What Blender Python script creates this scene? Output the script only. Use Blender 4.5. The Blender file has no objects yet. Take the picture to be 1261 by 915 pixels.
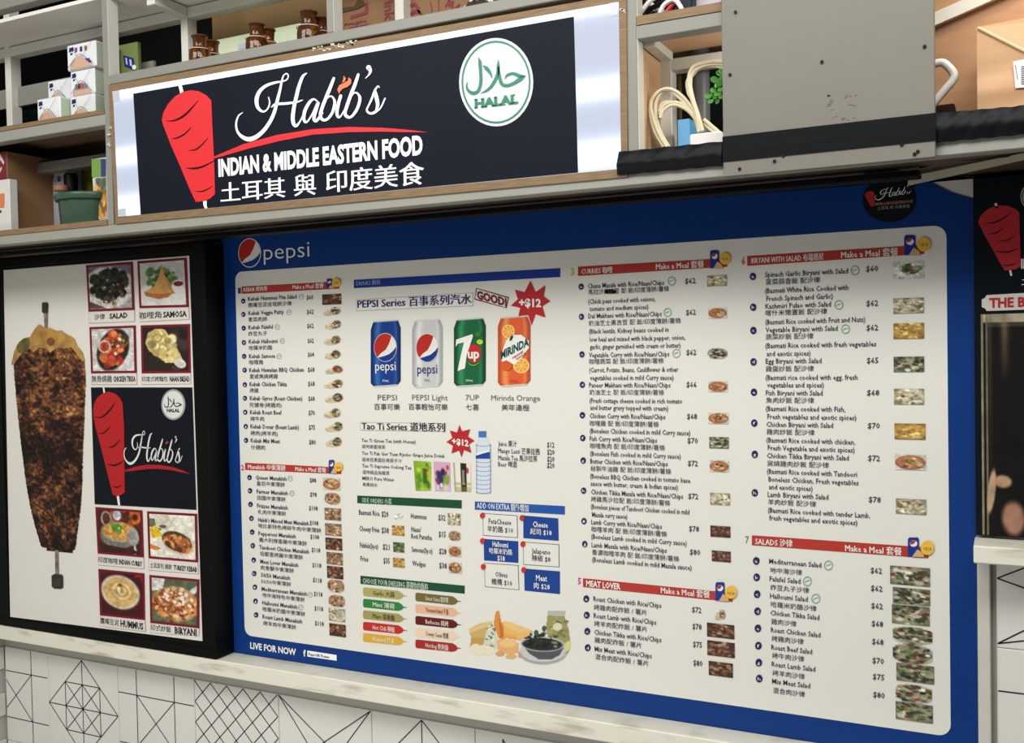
import bpy, math, random
import numpy as np
from mathutils import Vector, Matrix
from mathutils.geometry import tessellate_polygon

# ------------------------------------------------------------------ camera, world, lights, exposure
S = 2.1            # distance of the menu wall from the camera, metres (wall space is measured in this unit)
CAMH = 1.60        # camera height
F, CX, CY = 1224.92, 630.5, 457.5
RX = np.array([0.89518297, -0.00636688, -0.44565335])   # wall direction, depth, up, in camera space
RY = np.array([0.44525617, -0.03177792, 0.89483915])
RZ = np.array([-0.01985927, -0.99947468, -0.02561216])
RW = np.stack([RX, RY, RZ])
sc = bpy.context.scene
col = sc.collection
cam = bpy.data.cameras.new('camera'); camo = bpy.data.objects.new('camera', cam); col.objects.link(camo)
cam.sensor_fit = 'HORIZONTAL'; cam.sensor_width = 36; cam.lens = 36 * F / 1261; cam.clip_start = .01
r, u_, b = RW @ np.array([1., 0, 0]), RW @ np.array([0, -1., 0]), RW @ np.array([0, 0, -1.])
camo.matrix_world = Matrix(((r[0], u_[0], b[0], 0), (r[1], u_[1], b[1], 0), (r[2], u_[2], b[2], CAMH), (0, 0, 0, 1)))
sc.camera = camo
sc.view_settings.view_transform = 'Standard'; sc.view_settings.look = 'None'
sc.view_settings.gamma = 1; sc.view_settings.use_curve_mapping = False
sc.view_settings.exposure = -.06
w = bpy.data.worlds.new('world'); sc.world = w; w.use_nodes = True
w.node_tree.nodes['Background'].inputs[0].default_value = (.80, .86, .90, 1)
w.node_tree.nodes['Background'].inputs[1].default_value = .18

def area(name, loc, target, sx, sy, power, colr=(1, 1, 1)):
    l = bpy.data.lights.new(name, 'AREA'); l.shape = 'RECTANGLE'; l.size = sx; l.size_y = sy; l.energy = power; l.color = colr
    o = bpy.data.objects.new(name, l); col.objects.link(o); o.location = loc
    o.rotation_euler = (Vector(target) - Vector(loc)).to_track_quat('-Z', 'Y').to_euler()
    return o
area('ceiling_panel_light', (-.2, .35, 3.15), (-.55, 2.0, 1.0), 2.0, .7, 50, (1, .985, .93))
area('ceiling_panel_light', (-2.1, -.3, 3.15), (-1.8, 2.0, 1.0), 1.4, .7, 36, (1, .985, .93))
area('right_strip_light', (.55, 1.55, 3.0), (.2, 2.0, 1.9), .9, .15, 7, (1, .93, .82))  # unseen warm strip of light high at the right
area('low_front_fill', (-1.5, .2, .7), (-1.7, 2.1, 1.0), 2.0, .5, 13, (1, .97, .9))  # unseen low fill added on the camera side to brighten the wall
area('hidden_bay_light', (.13, 1.84, 2.50), (.07, 1.95, 2.0), .16, .06, 1.5, (1, .86, .68))  # unseen warm light placed above the right bay, out of frame
area('hidden_bay_light', (-.34, 1.87, 2.135), (-.55, 1.93, 2.0), .10, .05, .45, (1, .95, .86))  # unseen light added behind the cover to brighten the cable bay

# ------------------------------------------------------------------ helpers
def lin(c):
    c = np.asarray(c, float) / 255.
    return np.where(c <= .04045, c / 12.92, ((c + .055) / 1.055) ** 2.4)
def ray(u, v): return RW @ np.array([u - CX, v - CY, F])
def P(u, v, Y=1.0, lift=0.0):      # the point of the plane at depth Y (wall units) that the photograph shows at (u, v)
    d = ray(u, v); d = d * Y / d[1]
    return np.array([d[0], d[1] - lift, d[2]])
def Xat(u, Y, z):                  # x on plane Y, height z, for the column u
    # u-CX = F*c0/c2, c = RW.T @ (x,Y,z)
    a0, b0 = RW.T[0][0], RW.T[0][1] * Y + RW.T[0][2] * z
    a2, b2 = RW.T[2][0], RW.T[2][1] * Y + RW.T[2][2] * z
    k = (u - CX) / F
    return (k * b2 - b0) / (a0 - k * a2)
def world(p): return (p[0] * S, p[1] * S, p[2] * S + CAMH)

MATS = {}
def mat(name, rgb=(200, 200, 200), rough=.5, metal=0, var=.0, scale=20, rgb2=None, bump=0, emit=None, trans=0, coat=0, ior=1.45, detail=3, stretch=None, mid=.5, width=.25, spec=None):
    if name in MATS: return MATS[name]
    m = bpy.data.materials.new(name); m.use_nodes = True; nt = m.node_tree; N = nt.nodes
    bs = N['Principled BSDF']; c = lin(rgb)
    bs.inputs['Base Color'].default_value = (*c, 1); bs.inputs['Roughness'].default_value = rough
    bs.inputs['Metallic'].default_value = metal; bs.inputs['IOR'].default_value = ior
    bs.inputs['Specular IOR Level'].default_value = spec if spec is not None else (.12 if max(rgb) < 60 else .4)
    bs.inputs['Transmission Weight'].default_value = trans; bs.inputs['Coat Weight'].default_value = coat
    if var or rgb2 is not None or bump:
        tc = N.new('ShaderNodeTexCoord'); mp = N.new('ShaderNodeMapping'); nz = N.new('ShaderNodeTexNoise')
        if stretch: mp.inputs['Scale'].default_value = stretch
        nz.inputs['Scale'].default_value = scale; nz.inputs['Detail'].default_value = detail
        nt.links.new(tc.outputs['Object'], mp.inputs['Vector']); nt.links.new(mp.outputs['Vector'], nz.inputs['Vector'])
        if var or rgb2 is not None:
            cr = N.new('ShaderNodeValToRGB'); e = cr.color_ramp.elements
            d = lin(rgb2) if rgb2 is not None else np.clip(c * (1 - var), 0, 1)
            e[0].position = max(0, mid - width); e[1].position = min(1, mid + width)
            e[0].color = (*d, 1); e[1].color = (*c, 1)
            nt.links.new(nz.outputs['Fac'], cr.inputs['Fac']); nt.links.new(cr.outputs['Color'], bs.inputs['Base Color'])
        if bump:
            bp = N.new('ShaderNodeBump'); bp.inputs['Strength'].default_value = bump; bp.inputs['Distance'].default_value = .004
            nt.links.new(nz.outputs['Fac'], bp.inputs['Height']); nt.links.new(bp.outputs['Normal'], bs.inputs['Normal'])
    if emit:
        bs.inputs['Emission Color'].default_value = (*lin(emit[0]), 1); bs.inputs['Emission Strength'].default_value = emit[1]
    MATS[name] = m; return m
def ink(rgb, rough=.45):
    return mat('ink_%d_%d_%d' % tuple(rgb), rgb, rough, spec=.18)
def painted():
    if 'printed_picture' in MATS: return MATS['printed_picture']
    m = mat('printed_picture', (200, 200, 200), .45, spec=.2); nt = m.node_tree
    a = nt.nodes.new('ShaderNodeAttribute'); a.attribute_name = 'Col'
    nt.links.new(a.outputs['Color'], nt.nodes['Principled BSDF'].inputs['Base Color'])
    return m

def link(name, me, parent=None, loc=(0, 0, 0)):
    o = bpy.data.objects.new(name, me); col.objects.link(o); o.location = loc
    if parent: o.parent = parent
    return o
def wloc(o):
    l = Vector((0, 0, 0))
    while o is not None: l = l + o.location; o = o.parent
    return l
def tag(o, label=None, cat=None, group=None, kind=None):
    if label: o['label'] = label
    if cat: o['category'] = cat
    if group: o['group'] = group
    if kind: o['kind'] = kind
    return o
def thing(name, p, label, cat, group=None):       # Empty at the thing's base, p in wall units
    o = link(name, None, None, world(p)); o.empty_display_size = .03
    return tag(o, label, cat, group)

class MB:
    def __init__(s): s.v = []; s.f = []; s.c = None; s.n = 0; s.smooth = False
    def add(s, v, f):
        s.v.extend([tuple(p) for p in v]); s.f.extend([tuple(i + s.n for i in q) for q in f]); s.n += len(v); return s
    def box(s, x0, x1, y0, y1, z0, z1):
        return s.add([(x0,y0,z0),(x1,y0,z0),(x1,y1,z0),(x0,y1,z0),(x0,y0,z1),(x1,y0,z1),(x1,y1,z1),(x0,y1,z1)],
                     [(0,3,2,1),(4,5,6,7),(0,1,5,4),(1,2,6,5),(2,3,7,6),(3,0,4,7)])
    def bbox(s, x0, x1, y0, y1, z0, z1, b):       # bevelled box
        v = []; 
        for sx, sy, sz in ((a, bb, c) for a in (0, 1) for bb in (0, 1) for c in (0, 1)):
            x, y, z = (x0, x1)[sx], (y0, y1)[sy], (z0, z1)[sz]
            ix, iy, iz = b * (1 - 2 * sx), b * (1 - 2 * sy), b * (1 - 2 * sz)
            v += [(x, y + iy, z + iz), (x + ix, y, z + iz), (x + ix, y + iy, z)]
        I = lambda a, bb, c, k: (a * 4 + bb * 2 + c) * 3 + k
        f = [(I(a,0,0,0), I(a,1,0,0), I(a,1,1,0), I(a,0,1,0)) for a in (0, 1)]
        f += [(I(0,a,0,1), I(1,a,0,1), I(1,a,1,1), I(0,a,1,1)) for a in (0, 1)]
        f += [(I(0,0,a,2), I(1,0,a,2), I(1,1,a,2), I(0,1,a,2)) for a in (0, 1)]
        for a in (0, 1):
            for c in (0, 1):
                f.append((I(0,a,c,1), I(1,a,c,1), I(1,a,c,2), I(0,a,c,2)))
                f.append((I(a,0,c,0), I(a,1,c,0), I(a,1,c,2), I(a,0,c,2)))
                f.append((I(a,c,0,0), I(a,c,1,0), I(a,c,1,1), I(a,c,0,1)))
                for d in (0, 1): f.append((I(a,c,d,0), I(a,c,d,1), I(a,c,d,2)))
        return s.add(v, f)
    def slab(s, pts, Y, lift, th):                 # outline (wall units x,z) extruded in depth
        n = len(pts); tri = tessellate_polygon([[Vector((p[0], p[1], 0)) for p in pts]])
        v = [(p[0], Y - lift, p[1]) for p in pts] + [(p[0], Y - lift + th, p[1]) for p in pts]
        f = [tuple(t) for t in tri] + [(i, (i + 1) % n, n + (i + 1) % n, n + i) for i in range(n)]
        if th == 0: v = v[:n]; f = f[:len(tri)]
        return s.add(v, f)
    def tube(s, pts, rad, n=8):
        pts = [Vector(p) for p in pts]; rings = []
        rads = rad if hasattr(rad, '__len__') else [rad] * len(pts)
        a = None
        for i, p in enumerate(pts):
            t = (pts[min(i + 1, len(pts) - 1)] - pts[max(i - 1, 0)]).normalized()
            if a is None: a = t.orthogonal().normalized()
            a = (a - t * a.dot(t)).normalized(); bb = t.cross(a)
            rings.append([p + (a * math.cos(2*math.pi*k/n) + bb * math.sin(2*math.pi*k/n)) * rads[i] for k in range(n)])
        v = [q for rr in rings for q in rr]; f = []
        for i in range(len(pts) - 1):
            for k in range(n): f.append((i*n+k, i*n+(k+1) % n, (i+1)*n+(k+1) % n, (i+1)*n+k))
        f.append(tuple(range(n))[::-1]); f.append(tuple((len(pts)-1)*n + k for k in range(n)))
        s.smooth = True
        return s.add(v, f)
    def lathe(s, c, prof, n=24):                   # prof: (radius, height)
        v = []; f = []
        for r_, h in prof:
            for k in range(n): v.append((c[0] + r_*math.cos(2*math.pi*k/n), c[1] + r_*math.sin(2*math.pi*k/n), c[2] + h))
        for i in range(len(prof) - 1):
            for k in range(n): f.append((i*n+k, i*n+(k+1) % n, (i+1)*n+(k+1) % n, (i+1)*n+k))
        f.append(tuple(range(n))[::-1]); f.append(tuple((len(prof)-1)*n + k for k in range(n)))
        s.smooth = True
        return s.add(v, f)
    def build(s, name, m, parent=None, kind=None, origin=None, label=None):
        v = np.array(s.v, float).reshape(-1, 3) * S; v[:, 2] += CAMH
        if parent is None:
            o0 = Vector(origin) if origin is not None else Vector(((v[:,0].min()+v[:,0].max())/2, (v[:,1].min()+v[:,1].max())/2, v[:,2].min()))
            v = v - np.array(o0); loc = o0
        else:
            v = v - np.array(wloc(parent)); loc = Vector((0, 0, 0))
        me = bpy.data.meshes.new(name); me.from_pydata(v.tolist(), [], s.f); me.materials.append(m)
        if s.smooth:
            me.polygons.foreach_set('use_smooth', [True] * len(me.polygons))
            try: me.set_sharp_from_angle(angle=math.radians(40))
            except Exception: pass
        if s.c is not None:
            at = me.color_attributes.new('Col', 'FLOAT_COLOR', 'POINT')
            cc = np.ones((len(s.v), 4)); cc[:, :3] = lin(s.c); at.data.foreach_set('color', cc.ravel())
        me.update()
        o = link(name, me, parent, loc)
        if kind: o['kind'] = kind
        if label: o['label'] = label
        return o

# flat print: everything is laid out in wall units on the plane of the board it is printed on
def pix(pts, Y, t=None):                            # pixels (optionally of an enlarged crop t=(ox,oy,s)) -> (x,z) on plane Y
    out = []
    for q in pts:
        u, v = q[0], q[1]
        if t: u, v = t[0] + u / t[2], t[1] + v / t[2]
        p = P(u, v, Y); out.append((p[0], p[2]))
    return out
L0 = .00035
def poly(pts, Y, layer, m, name, parent, t=None, mb=None):
    M_ = mb or MB(); M_.slab(pix(pts, Y, t), Y, layer * L0, 0)
    return M_ if mb else M_.build(name, m, parent)
def catmull(pts, n=5):
    pts = [np.array(p, float) for p in pts]; o = []
    q = [2*pts[0]-pts[1]] + pts + [2*pts[-1]-pts[-2]]
    for i in range(1, len(q) - 2):
        for k in range(n):
            t = k / n; a, b_, c, d = q[i-1], q[i], q[i+1], q[i+2]
            o.append(.5*((2*b_)+(-a+c)*t+(2*a-5*b_+4*c-d)*t*t+(-a+3*b_-3*c+d)*t**3))
    o.append(pts[-1]); return o
def stroke(pts):                                     # [(x,y,w)] -> outline polygon strips as list of quads
    q = catmull(pts); L = []; R = []
    for i, p in enumerate(q):
        a = q[max(i-1, 0)][:2]; b_ = q[min(i+1, len(q)-1)][:2]; d = b_ - a; d = d / (np.hypot(*d) + 1e-9)
        n_ = np.array([-d[1], d[0]]) * max(p[2], .01) / 2; L.append(p[:2] + n_); R.append(p[:2] - n_)
    polys = [[L[i], L[i+1], R[i+1], R[i]] for i in range(len(q)-1)]
    for e, c in ((0, q[0]), (-1, q[-1])):
        polys.append([(c[0] + c[2]/2*math.cos(k*math.pi/4), c[1] + c[2]/2*math.sin(k*math.pi/4)) for k in range(8)])
    return polys
def ellipse(cx, cy, rx, ry, n=36, a0=0):
    return [(cx + rx*math.cos(2*math.pi*k/n + a0), cy + ry*math.sin(2*math.pi*k/n + a0)) for k in range(n)]
def ring(mb, cx, cy, rx, ry, wx, Y, layer, t, n=36):
    k0 = ry / rx
    for k in range(n):
        a, b_ = 2*math.pi*k/n, 2*math.pi*(k+1)/n
        q = [(cx+rx*math.cos(a), cy+ry*math.sin(a)), (cx+rx*math.cos(b_), cy+ry*math.sin(b_)),
             (cx+(rx-wx)*math.cos(b_), cy+(ry-wx*k0)*math.sin(b_)), (cx+(rx-wx)*math.cos(a), cy+(ry-wx*k0)*math.sin(a))]
        mb.slab(pix(q, Y, t), Y, layer*L0, 0)

TC = {}
def glyphs(s, bold, res):
    k = (s, bold, res)
    if k not in TC:
        c = bpy.data.curves.new('lettering', 'FONT'); c.body = s; c.resolution_u = res; c.offset = bold
        o = bpy.data.objects.new('lettering', c); col.objects.link(o)
        dg = bpy.context.evaluated_depsgraph_get(); dg.update()
        me = bpy.data.meshes.new_from_object(o.evaluated_get(dg))
        v = np.zeros(len(me.vertices) * 3); me.vertices.foreach_get('co', v); v = v.reshape(-1, 3)[:, :2].copy()
        f = [tuple(p.vertices) for p in me.polygons]
        bpy.data.objects.remove(o); bpy.data.curves.remove(c); bpy.data.meshes.remove(me)
        TC[k] = (v, f)
    return TC[k]
CAP = glyphs('H', 0, 1)[0][:, 1].max(); cj = glyphs('國', 0, 1)[0]; CJ0, CJ1 = cj[:, 1].min(), cj[:, 1].max()
def is_cjk(s): return ord(s[0]) > 0x2e00 or ord(s[-1]) > 0x2e00 and ord(s[0]) < 65
def text(mb, s, x0, yc, x1, h, Y, layer, t=None, yc1=None, bold=.0, res=1, shear=0):
    """lettering from (x0,yc) to column x1, yc the middle of the capitals at the left end, h their height"""
    cj_ = any(ord(c) > 0x2e00 for c in s); dupb = bold if cj_ and bold > .003 else 0
    v, f = glyphs(s, 0 if cj_ else bold, res)
    if t: x0, x1, yc, h = t[0]+x0/t[2], t[0]+x1/t[2], t[1]+yc/t[2], h/t[2]; yc1 = None if yc1 is None else t[1]+yc1/t[2]
    A = P(x0, yc, Y); top = P(x0, yc - h/2, Y)[2]; bot = P(x0, yc + h/2, Y)[2]
    if yc1 is None: Bx, Bz = Xat(x1, Y, A[2]), A[2]
    else: B = P(x1, yc1, Y); Bx, Bz = B[0], B[2]
    g0, g1 = (CJ0, CJ1) if is_cjk(s) else (0, CAP)
    mn, mx = v[:, 0].min(), v[:, 0].max(); k = (top - bot) / (g1 - g0)
    tx = (v[:, 0] - mn) / (mx - mn); ty = (v[:, 1] - (g0 + g1) / 2) * k
    X = A[0] + (Bx - A[0]) * tx + ty * shear; Z = A[2] + (Bz - A[2]) * tx + ty
    sx = (Bx - A[0]) / (mx - mn)
    for k_, dx in (((0, 0),) if not dupb else ((0, -dupb*.75), (1, 0), (2, dupb*.75))):
        mb.add(np.stack([X + dx*sx, np.full(len(X), Y - (layer + .1*k_) * L0), Z], 1), f)
    return mb
def lettering(items, Y, layer, m, parent, t=None, name='lettering', bold=.0, res=1, **k):
    if name == 'drink_lettering' and len(items) > 1:
        for it in items: lettering([it], Y, layer, m, parent, t, name, bold, res, **k)
        return
    mb = MB()
    for it in items: text(mb, *it, Y, layer, t, bold=bold, res=res, **k)
    return mb.build(name, m, parent)

# painted pictures (vertex colours computed here, no image files)
rng = np.random.default_rng(7)
def vnoise(ny, nx, gy, gx):
    g = rng.random((gy + 1, gx + 1)); y = np.linspace(0, gy - 1e-6, ny); x = np.linspace(0, gx - 1e-6, nx)
    yi, xi = y.astype(int), x.astype(int); fy, fx = (y - yi)[:, None], (x - xi)[None]; fy = fy*fy*(3-2*fy); fx = fx*fx*(3-2*fx)
    return (g[yi][:, xi]*(1-fy)*(1-fx) + g[yi+1][:, xi]*fy*(1-fx) + g[yi][:, xi+1]*(1-fy)*fx + g[yi+1][:, xi+1]*fy*fx)
class Pic:
    def __init__(s, nx, ny, bg):
        s.nx, s.ny = nx, ny; s.a = np.ones((ny, nx, 3)) * np.array(bg, float)
        s.Y, s.X = np.mgrid[0:1:ny*1j, 0:1:nx*1j]
    def put(s, m, c): m = np.clip(m, 0, 1)[..., None]; s.a = s.a * (1 - m) + np.array(c, float) * m; return s
    def ell(s, cx, cy, rx, ry, c, ang=0, soft=.12):
        ca, sa = math.cos(ang), math.sin(ang); dx, dy = s.X - cx, s.Y - cy
        d = np.hypot((dx*ca + dy*sa) / rx, (-dx*sa + dy*ca) / ry)
        return s.put((1 - d) / soft + .5, c)
    def inside(s, pts):
        m = np.zeros(s.X.shape, bool); n = len(pts)
        for i in range(n):
            x0, y0 = pts[i]; x1, y1 = pts[(i+1) % n]
            if y0 == y1: continue
            c = ((y0 > s.Y) != (y1 > s.Y)) & (s.X < (x1-x0)*(s.Y-y0)/(y1-y0) + x0); m ^= c
        return m
    def poly(s, pts, c): return s.put(s.inside(pts) * 1.0, c)
    def grad(s, c, ang=0, k=.5):
        m = (s.X*math.cos(ang) + s.Y*math.sin(ang)); return s.put(m * k, c)
    def blobs(s, n, cx, cy, rx, ry, pal, size, ang=0):
        for i in range(n):
            r_ = math.sqrt(rng.random()); a = rng.random()*6.283; x, y = r_*rx*math.cos(a), r_*ry*math.sin(a)
            X_, Y_ = cx + x*math.cos(ang) - y*math.sin(ang), cy + x*math.sin(ang) + y*math.cos(ang)
            q = size * (.5 + rng.random()); c = np.array(pal[rng.integers(len(pal))]) * (.8 + .35*rng.random())
            s.ell(X_, Y_, q, q*(.5 + .6*rng.random()), np.clip(c, 0, 255), rng.random()*3, .5)
        return s
    def noise(s, k, g=6):
        s.a = np.clip(s.a * (1 + k*(vnoise(s.ny, s.nx, g, g)-.5) + k*(vnoise(s.ny, s.nx, g*3, g*3)-.5))[..., None], 0, 255); return s
def picture(pic, quad, Y, layer, parent, t=None, name='photo_print', label=None, mask=None):
    """quad: TL,TR,BR,BL"""
    q = [np.array(p, float) for p in quad]
    if t: q = [np.array((t[0]+p[0]/t[2], t[1]+p[1]/t[2])) for p in q]
    W = [P(*p, Y) for p in q]; mb = MB(); nx, ny = pic.nx, pic.ny; V = []
    for j in range(ny):
        b_ = j/(ny-1); Lp = W[0]*(1-b_) + W[3]*b_; Rp = W[1]*(1-b_) + W[2]*b_
        for i in range(nx):
            a = i/(nx-1); p = Lp*(1-a) + Rp*a; V.append((p[0], Y - layer*L0, p[2]))
    Fc = [(j*nx+i, j*nx+i+1, (j+1)*nx+i+1, (j+1)*nx+i) for j in range(ny-1) for i in range(nx-1)
          if mask is None or mask[j:j+2, i:i+2].all()]
    mb.add(V, Fc); mb.c = pic.a.reshape(-1, 3)
    return mb.build(name, painted(), parent, label=label)

# ------------------------------------------------------------------ materials of the place
M_WALL = mat('painted_wall', (205, 203, 196), .6, var=.08, scale=3)
M_GROUT = mat('tile_grout', (176, 174, 168), .8)
M_TILE = mat('glazed_tile', (226, 223, 218), .3, var=.05, scale=4)
M_LEDGE = mat('worn_painted_stone', (226, 223, 210), .38, rgb2=(186, 180, 163), scale=9, detail=8, mid=.36, width=.10, stretch=(1, 1, 5))
M_BEAM = mat('grey_painted_steel', (136, 135, 128), .45, var=.06, scale=6)
M_BEAM_LIT = mat('lit_grey_steel', (150, 150, 142), .42, var=.06, scale=6)  # beam grey made paler, light from below put into the colour
M_BEAMW = mat('white_steel_and_lit_sides', (214, 214, 206), .42, var=.05, scale=6)  # white steel; also carries the light on the post sides
M_PLY = mat('plywood_edge', (140, 116, 86), .6, rgb2=(116, 92, 66), scale=8, stretch=(3, 3, 40))
M_WOOD = mat('light_wood_board', (214, 176, 136), .5, rgb2=(196, 155, 114), scale=4, stretch=(2, 2, 14), width=.3)
M_DARK = mat('dark_void', (16, 16, 17), .8)  # near-black, the shade of the store behind put into the colour
M_BLACK = mat('black_frame_plastic', (11, 11, 12), .42)
M_TAPE = mat('black_tape', (16, 18, 22), .42, bump=.12, scale=14, stretch=(1, 1, 4))
M_CEIL = mat('shelf_underside_board', (232, 228, 222), .55, var=.08, scale=2)
M_CARD = mat('brown_cardboard', (138, 104, 72), .75, var=.12, scale=7)
M_SCREW = mat('dark_screw', (40, 38, 36), .4, metal=.7)
BLUE = (14, 54, 122)
M_BLUE = mat('blue_vinyl_print', BLUE, .42, spec=.15)
M_PANEL = mat('white_vinyl_print', (222, 221, 214), .45, spec=.2)
WHITE = (222, 221, 214)
INK = (62, 63, 78)

YF, YB = .86, .93
def ZF(u, v, Y=YF): return P(u, v, Y)[2]
def XF(u, v, Y=YF): return P(u, v, Y)[0]

# ------------------------------------------------------------------ setting: walls, floor, tiles
XC = -1.372                                       # corner with the left wall
o = MB().box(XC - .03, 1.0, 1.004, 1.06, -CAMH/S, .158).build('wall_back', M_GROUT, kind='structure')
wall_back = o
mbp = MB().box(XC, 1.0, 1.0, 1.004, -.3968, .158).build('plaster', M_WALL, wall_back)
MB().box(-1.6, 1.4, -1.2, 1.06, -CAMH/S - .03, -CAMH/S).build('floor', mat('grey_floor_tile', (150, 148, 142), .5, var=.1, scale=3), kind='structure')
wall_left = MB().box(XC - .06, XC - .004, -.3, 1.06, -CAMH/S, 1.0).build('wall_left', M_GROUT, kind='structure')
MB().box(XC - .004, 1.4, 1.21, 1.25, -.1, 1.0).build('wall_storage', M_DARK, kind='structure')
rnd = random.Random(3)
# subway tiles of the left wall
proto = None; bw, bh = .0715, .0357
for k in range(26):
    for j in range(4):
        y1 = 1.0 - j * bw - (bw/2 if k % 2 else 0); z0 = -.62 + k * bh
        if proto is None:
            proto = MB().bbox(XC - .004, XC, y1 - bw + .001, y1 - .001, z0 + .001, z0 + bh - .001, .0008).build('brick', mat('white_glazed_brick', (206, 208, 200), .3, var=.06, scale=5), wall_left); p0 = (y1, z0)
        else:
            c = proto.copy(); col.objects.link(c); c.parent = wall_left; c.location = (0, (y1 - p0[0]) * S, (z0 - p0[1]) * S)

TW = .1443; TX0 = -1.277 - TW; TZ = -.4425
def lines(segs, w_, x0, z0, Y, parent):
    mb = MB(); segs = [((max(0, min(1, a[0])), a[1]), (max(0, min(1, b_[0])), b_[1])) for a, b_ in segs]
    for a, b_ in segs:
        A = np.array((x0 + a[0]*TW*.985 + TW*.0075, z0 + a[1]*TW*.985 + TW*.0075)); B = np.array((x0 + b_[0]*TW*.985 + TW*.0075, z0 + b_[1]*TW*.985 + TW*.0075))
        d = (B - A) / np.hypot(*(B - A)); n_ = np.array((-d[1], d[0])) * w_ / 2
        cut = XC + .0015
        if A[0] < cut and B[0] < cut: continue
        if A[0] < cut: A = B + (A - B) * (B[0]-cut)/(B[0]-A[0])
        if B[0] < cut: B = A + (B - A) * (A[0]-cut)/(A[0]-B[0])
        mb.slab([A + n_, B + n_, B - n_, A - n_], Y, L0, 0)
    if mb.v: return mb.build('tile_print', mat('tile_line_print', (44, 40, 48), .3), parent)
q1, q3 = .25, .75
PAT = {
 'cross': [((q1,0),(q1,1)),((q3,0),(q3,1)),((0,q1),(1,q1)),((0,q3),(1,q3)),((q1,q1),(q3,q3)),((q1,q3),(q3,q1))],
 'diamond': [((.5,1),(0,.5)),((0,.5),(.5,0)),((.5,0),(1,.5)),((1,.5),(.5,1)),((q1,q3),(q3,q3)),((q3,q3),(q3,q1)),((q3,q1),(q1,q1)),((q1,q1),(q1,q3)),
             ((.5,0),(.5,1)),((0,.5),(1,.5)),((q1,q3),(q3,q1)),((q1,q1),(q3,q3)),((.5,q3),(q1,.5)),((q1,.5),(.5,q1)),((.5,q1),(q3,.5)),((q3,.5),(.5,q3))],
 'lattice': [((max(0, c-1), min(1, c)), (min(1, c), max(0, c-1))) for c in [.2*k for k in range(1, 10)]] +
            [((max(0, d), max(0, -d)), (min(1, 1+d), min(1, 1-d))) for d in [.2*k for k in range(-4, 5)]],
 'star': [((0,1),(1,.3)),((0,1),(.8,0)),((1,1),(0,.3)),((1,1),(.2,0))],
 'arrow': [((.5,1),(0,.5)),((.5,1),(1,.5)),((.5,1),(.5,0)),((0,.5),(.5,0)),((1,.5),(.5,0))],
 'gate': [((.25,.96),(.25,0)),((.78,.96),(.78,0)),((.25,.96),(.78,.1)),((.78,.96),(.25,.1))],
}
order = ['cross', 'diamond', 'cross', 'lattice', 'star', 'arrow', 'gate', 'arrow', 'lattice', 'cross']
second = ['arrow', 'star', 'lattice', 'cross', 'diamond', 'gate', 'star', 'cross', 'arrow', 'star']
for row in range(2):
    for k in range(10):
        x0 = TX0 + k * TW; z0 = TZ - (row + 1) * TW
        xs, xe = max(x0 + .0004, XC), min(x0 + TW - .0004, -.0262)
        if xe - xs < .01: continue
        t_ = MB().bbox(xs, xe, 1.0, 1.004, z0 + .0004, z0 + TW - .0004, .0006).build('tile', M_TILE, wall_back)
        if row == 0 or k < 5:
            sg = PAT[(order, second)[row][k]]
            if xe < x0 + TW - .002: sg = [s_ for s_ in sg if max(s_[0][0], s_[1][0]) * TW + x0 < xe]
            lines(sg, .0013, x0, z0, 1.0, t_)
# tiles right of the board, under the second ledge
zj = ZF(1228, 797, 1.0); xr = XF(1227.5, 850, 1.0)
for k, (z0, sg) in enumerate([(zj, [((0,.02),(.9,.62)),((0,.02),(1,.25)),((0,.44),(.35,.62)),((0,.44),(1,.12))]), (zj - TW, [((0,.73),(1,.73))]), (zj + TW, [])]):
    for j in range(3):
        z1 = min(z0 + TW - .0004, -.19); x0 = xr + j * TW
        t_ = MB().bbox(x0 + .0004, x0 + TW - .0004, .9985, 1.004, z0 + .0004, z1, .0006).build('tile', M_TILE, wall_back)
        if k == 0 or k == 1: lines(sg if j == 0 or k == 0 else PAT['cross'], .0013, x0, z0, .9985, t_)
o = MB().bbox(-.0256, xr - .0045, .992, 1.004, -.7, -.197, .001).build('trim_1', mat('grey_white_trim', (206, 203, 194), .4, var=.08, scale=12), kind='structure')
MB().box(xr - .0045, xr, .9995, 1.004, -.7, -.197).build('trim_2', mat('trim_shadow_gap', (150, 148, 140), .6), kind='structure')

def ledge(name, x0, x1, y0, zt, zb, label):
    mb = MB().bbox(x0, x1, y0, 1.0, zb, zt, .0012)
    o = mb.build(name, M_LEDGE); return tag(o, label, 'ledge')
ledge('stone_ledge', XC, -.0262, .965, -.3968, ZF(240, 828.2, .965), 'long worn white stone ledge running under the blue menu board and the black poster box')
ledge('stone_ledge', -.0274, .5, .952, ZF(1199, 672, .952), ZF(1199, 694, .952), 'short off-white ledge at right under the black and red poster')

# ------------------------------------------------------------------ shelf rack of square tube
rack = thing('shelf_rack', (-.6, .9, ZF(110, 291.4)), 'grey and white steel tube rack of open shelves holding the illuminated sign', 'shelf rack')
def beam(x0, x1, y0, y1, z0, z1, m=M_BEAM, name='beam', b=.0008): return MB().bbox(x0, x1, y0, y1, z0, z1, b).build(name, m, rack)
zb0, zb1 = ZF(110, 291.4), ZF(142.4, 276.2)
zt0, zt1 = ZF(133.8, 104.7), ZF(132.8, 93.3)
XL, XR = XC, .55
TD = .0165
xp0, xp1 = XF(132.6, 276), XF(139.6, 276)          # post left of the sign
xq0, xq1 = XF(772, 120), XF(785.5, 120)            # post right of the sign
xm0, xm1 = XF(402, 30), XF(410.5, 30)
zup = ZF(0, 12)                                    # upper front beam
beam(XL, XR, YF, YF + TD, zb0, zb1, M_BEAM_LIT)
beam(xp1, xq0, YF, YF + TD, zt0, zt1)
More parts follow.
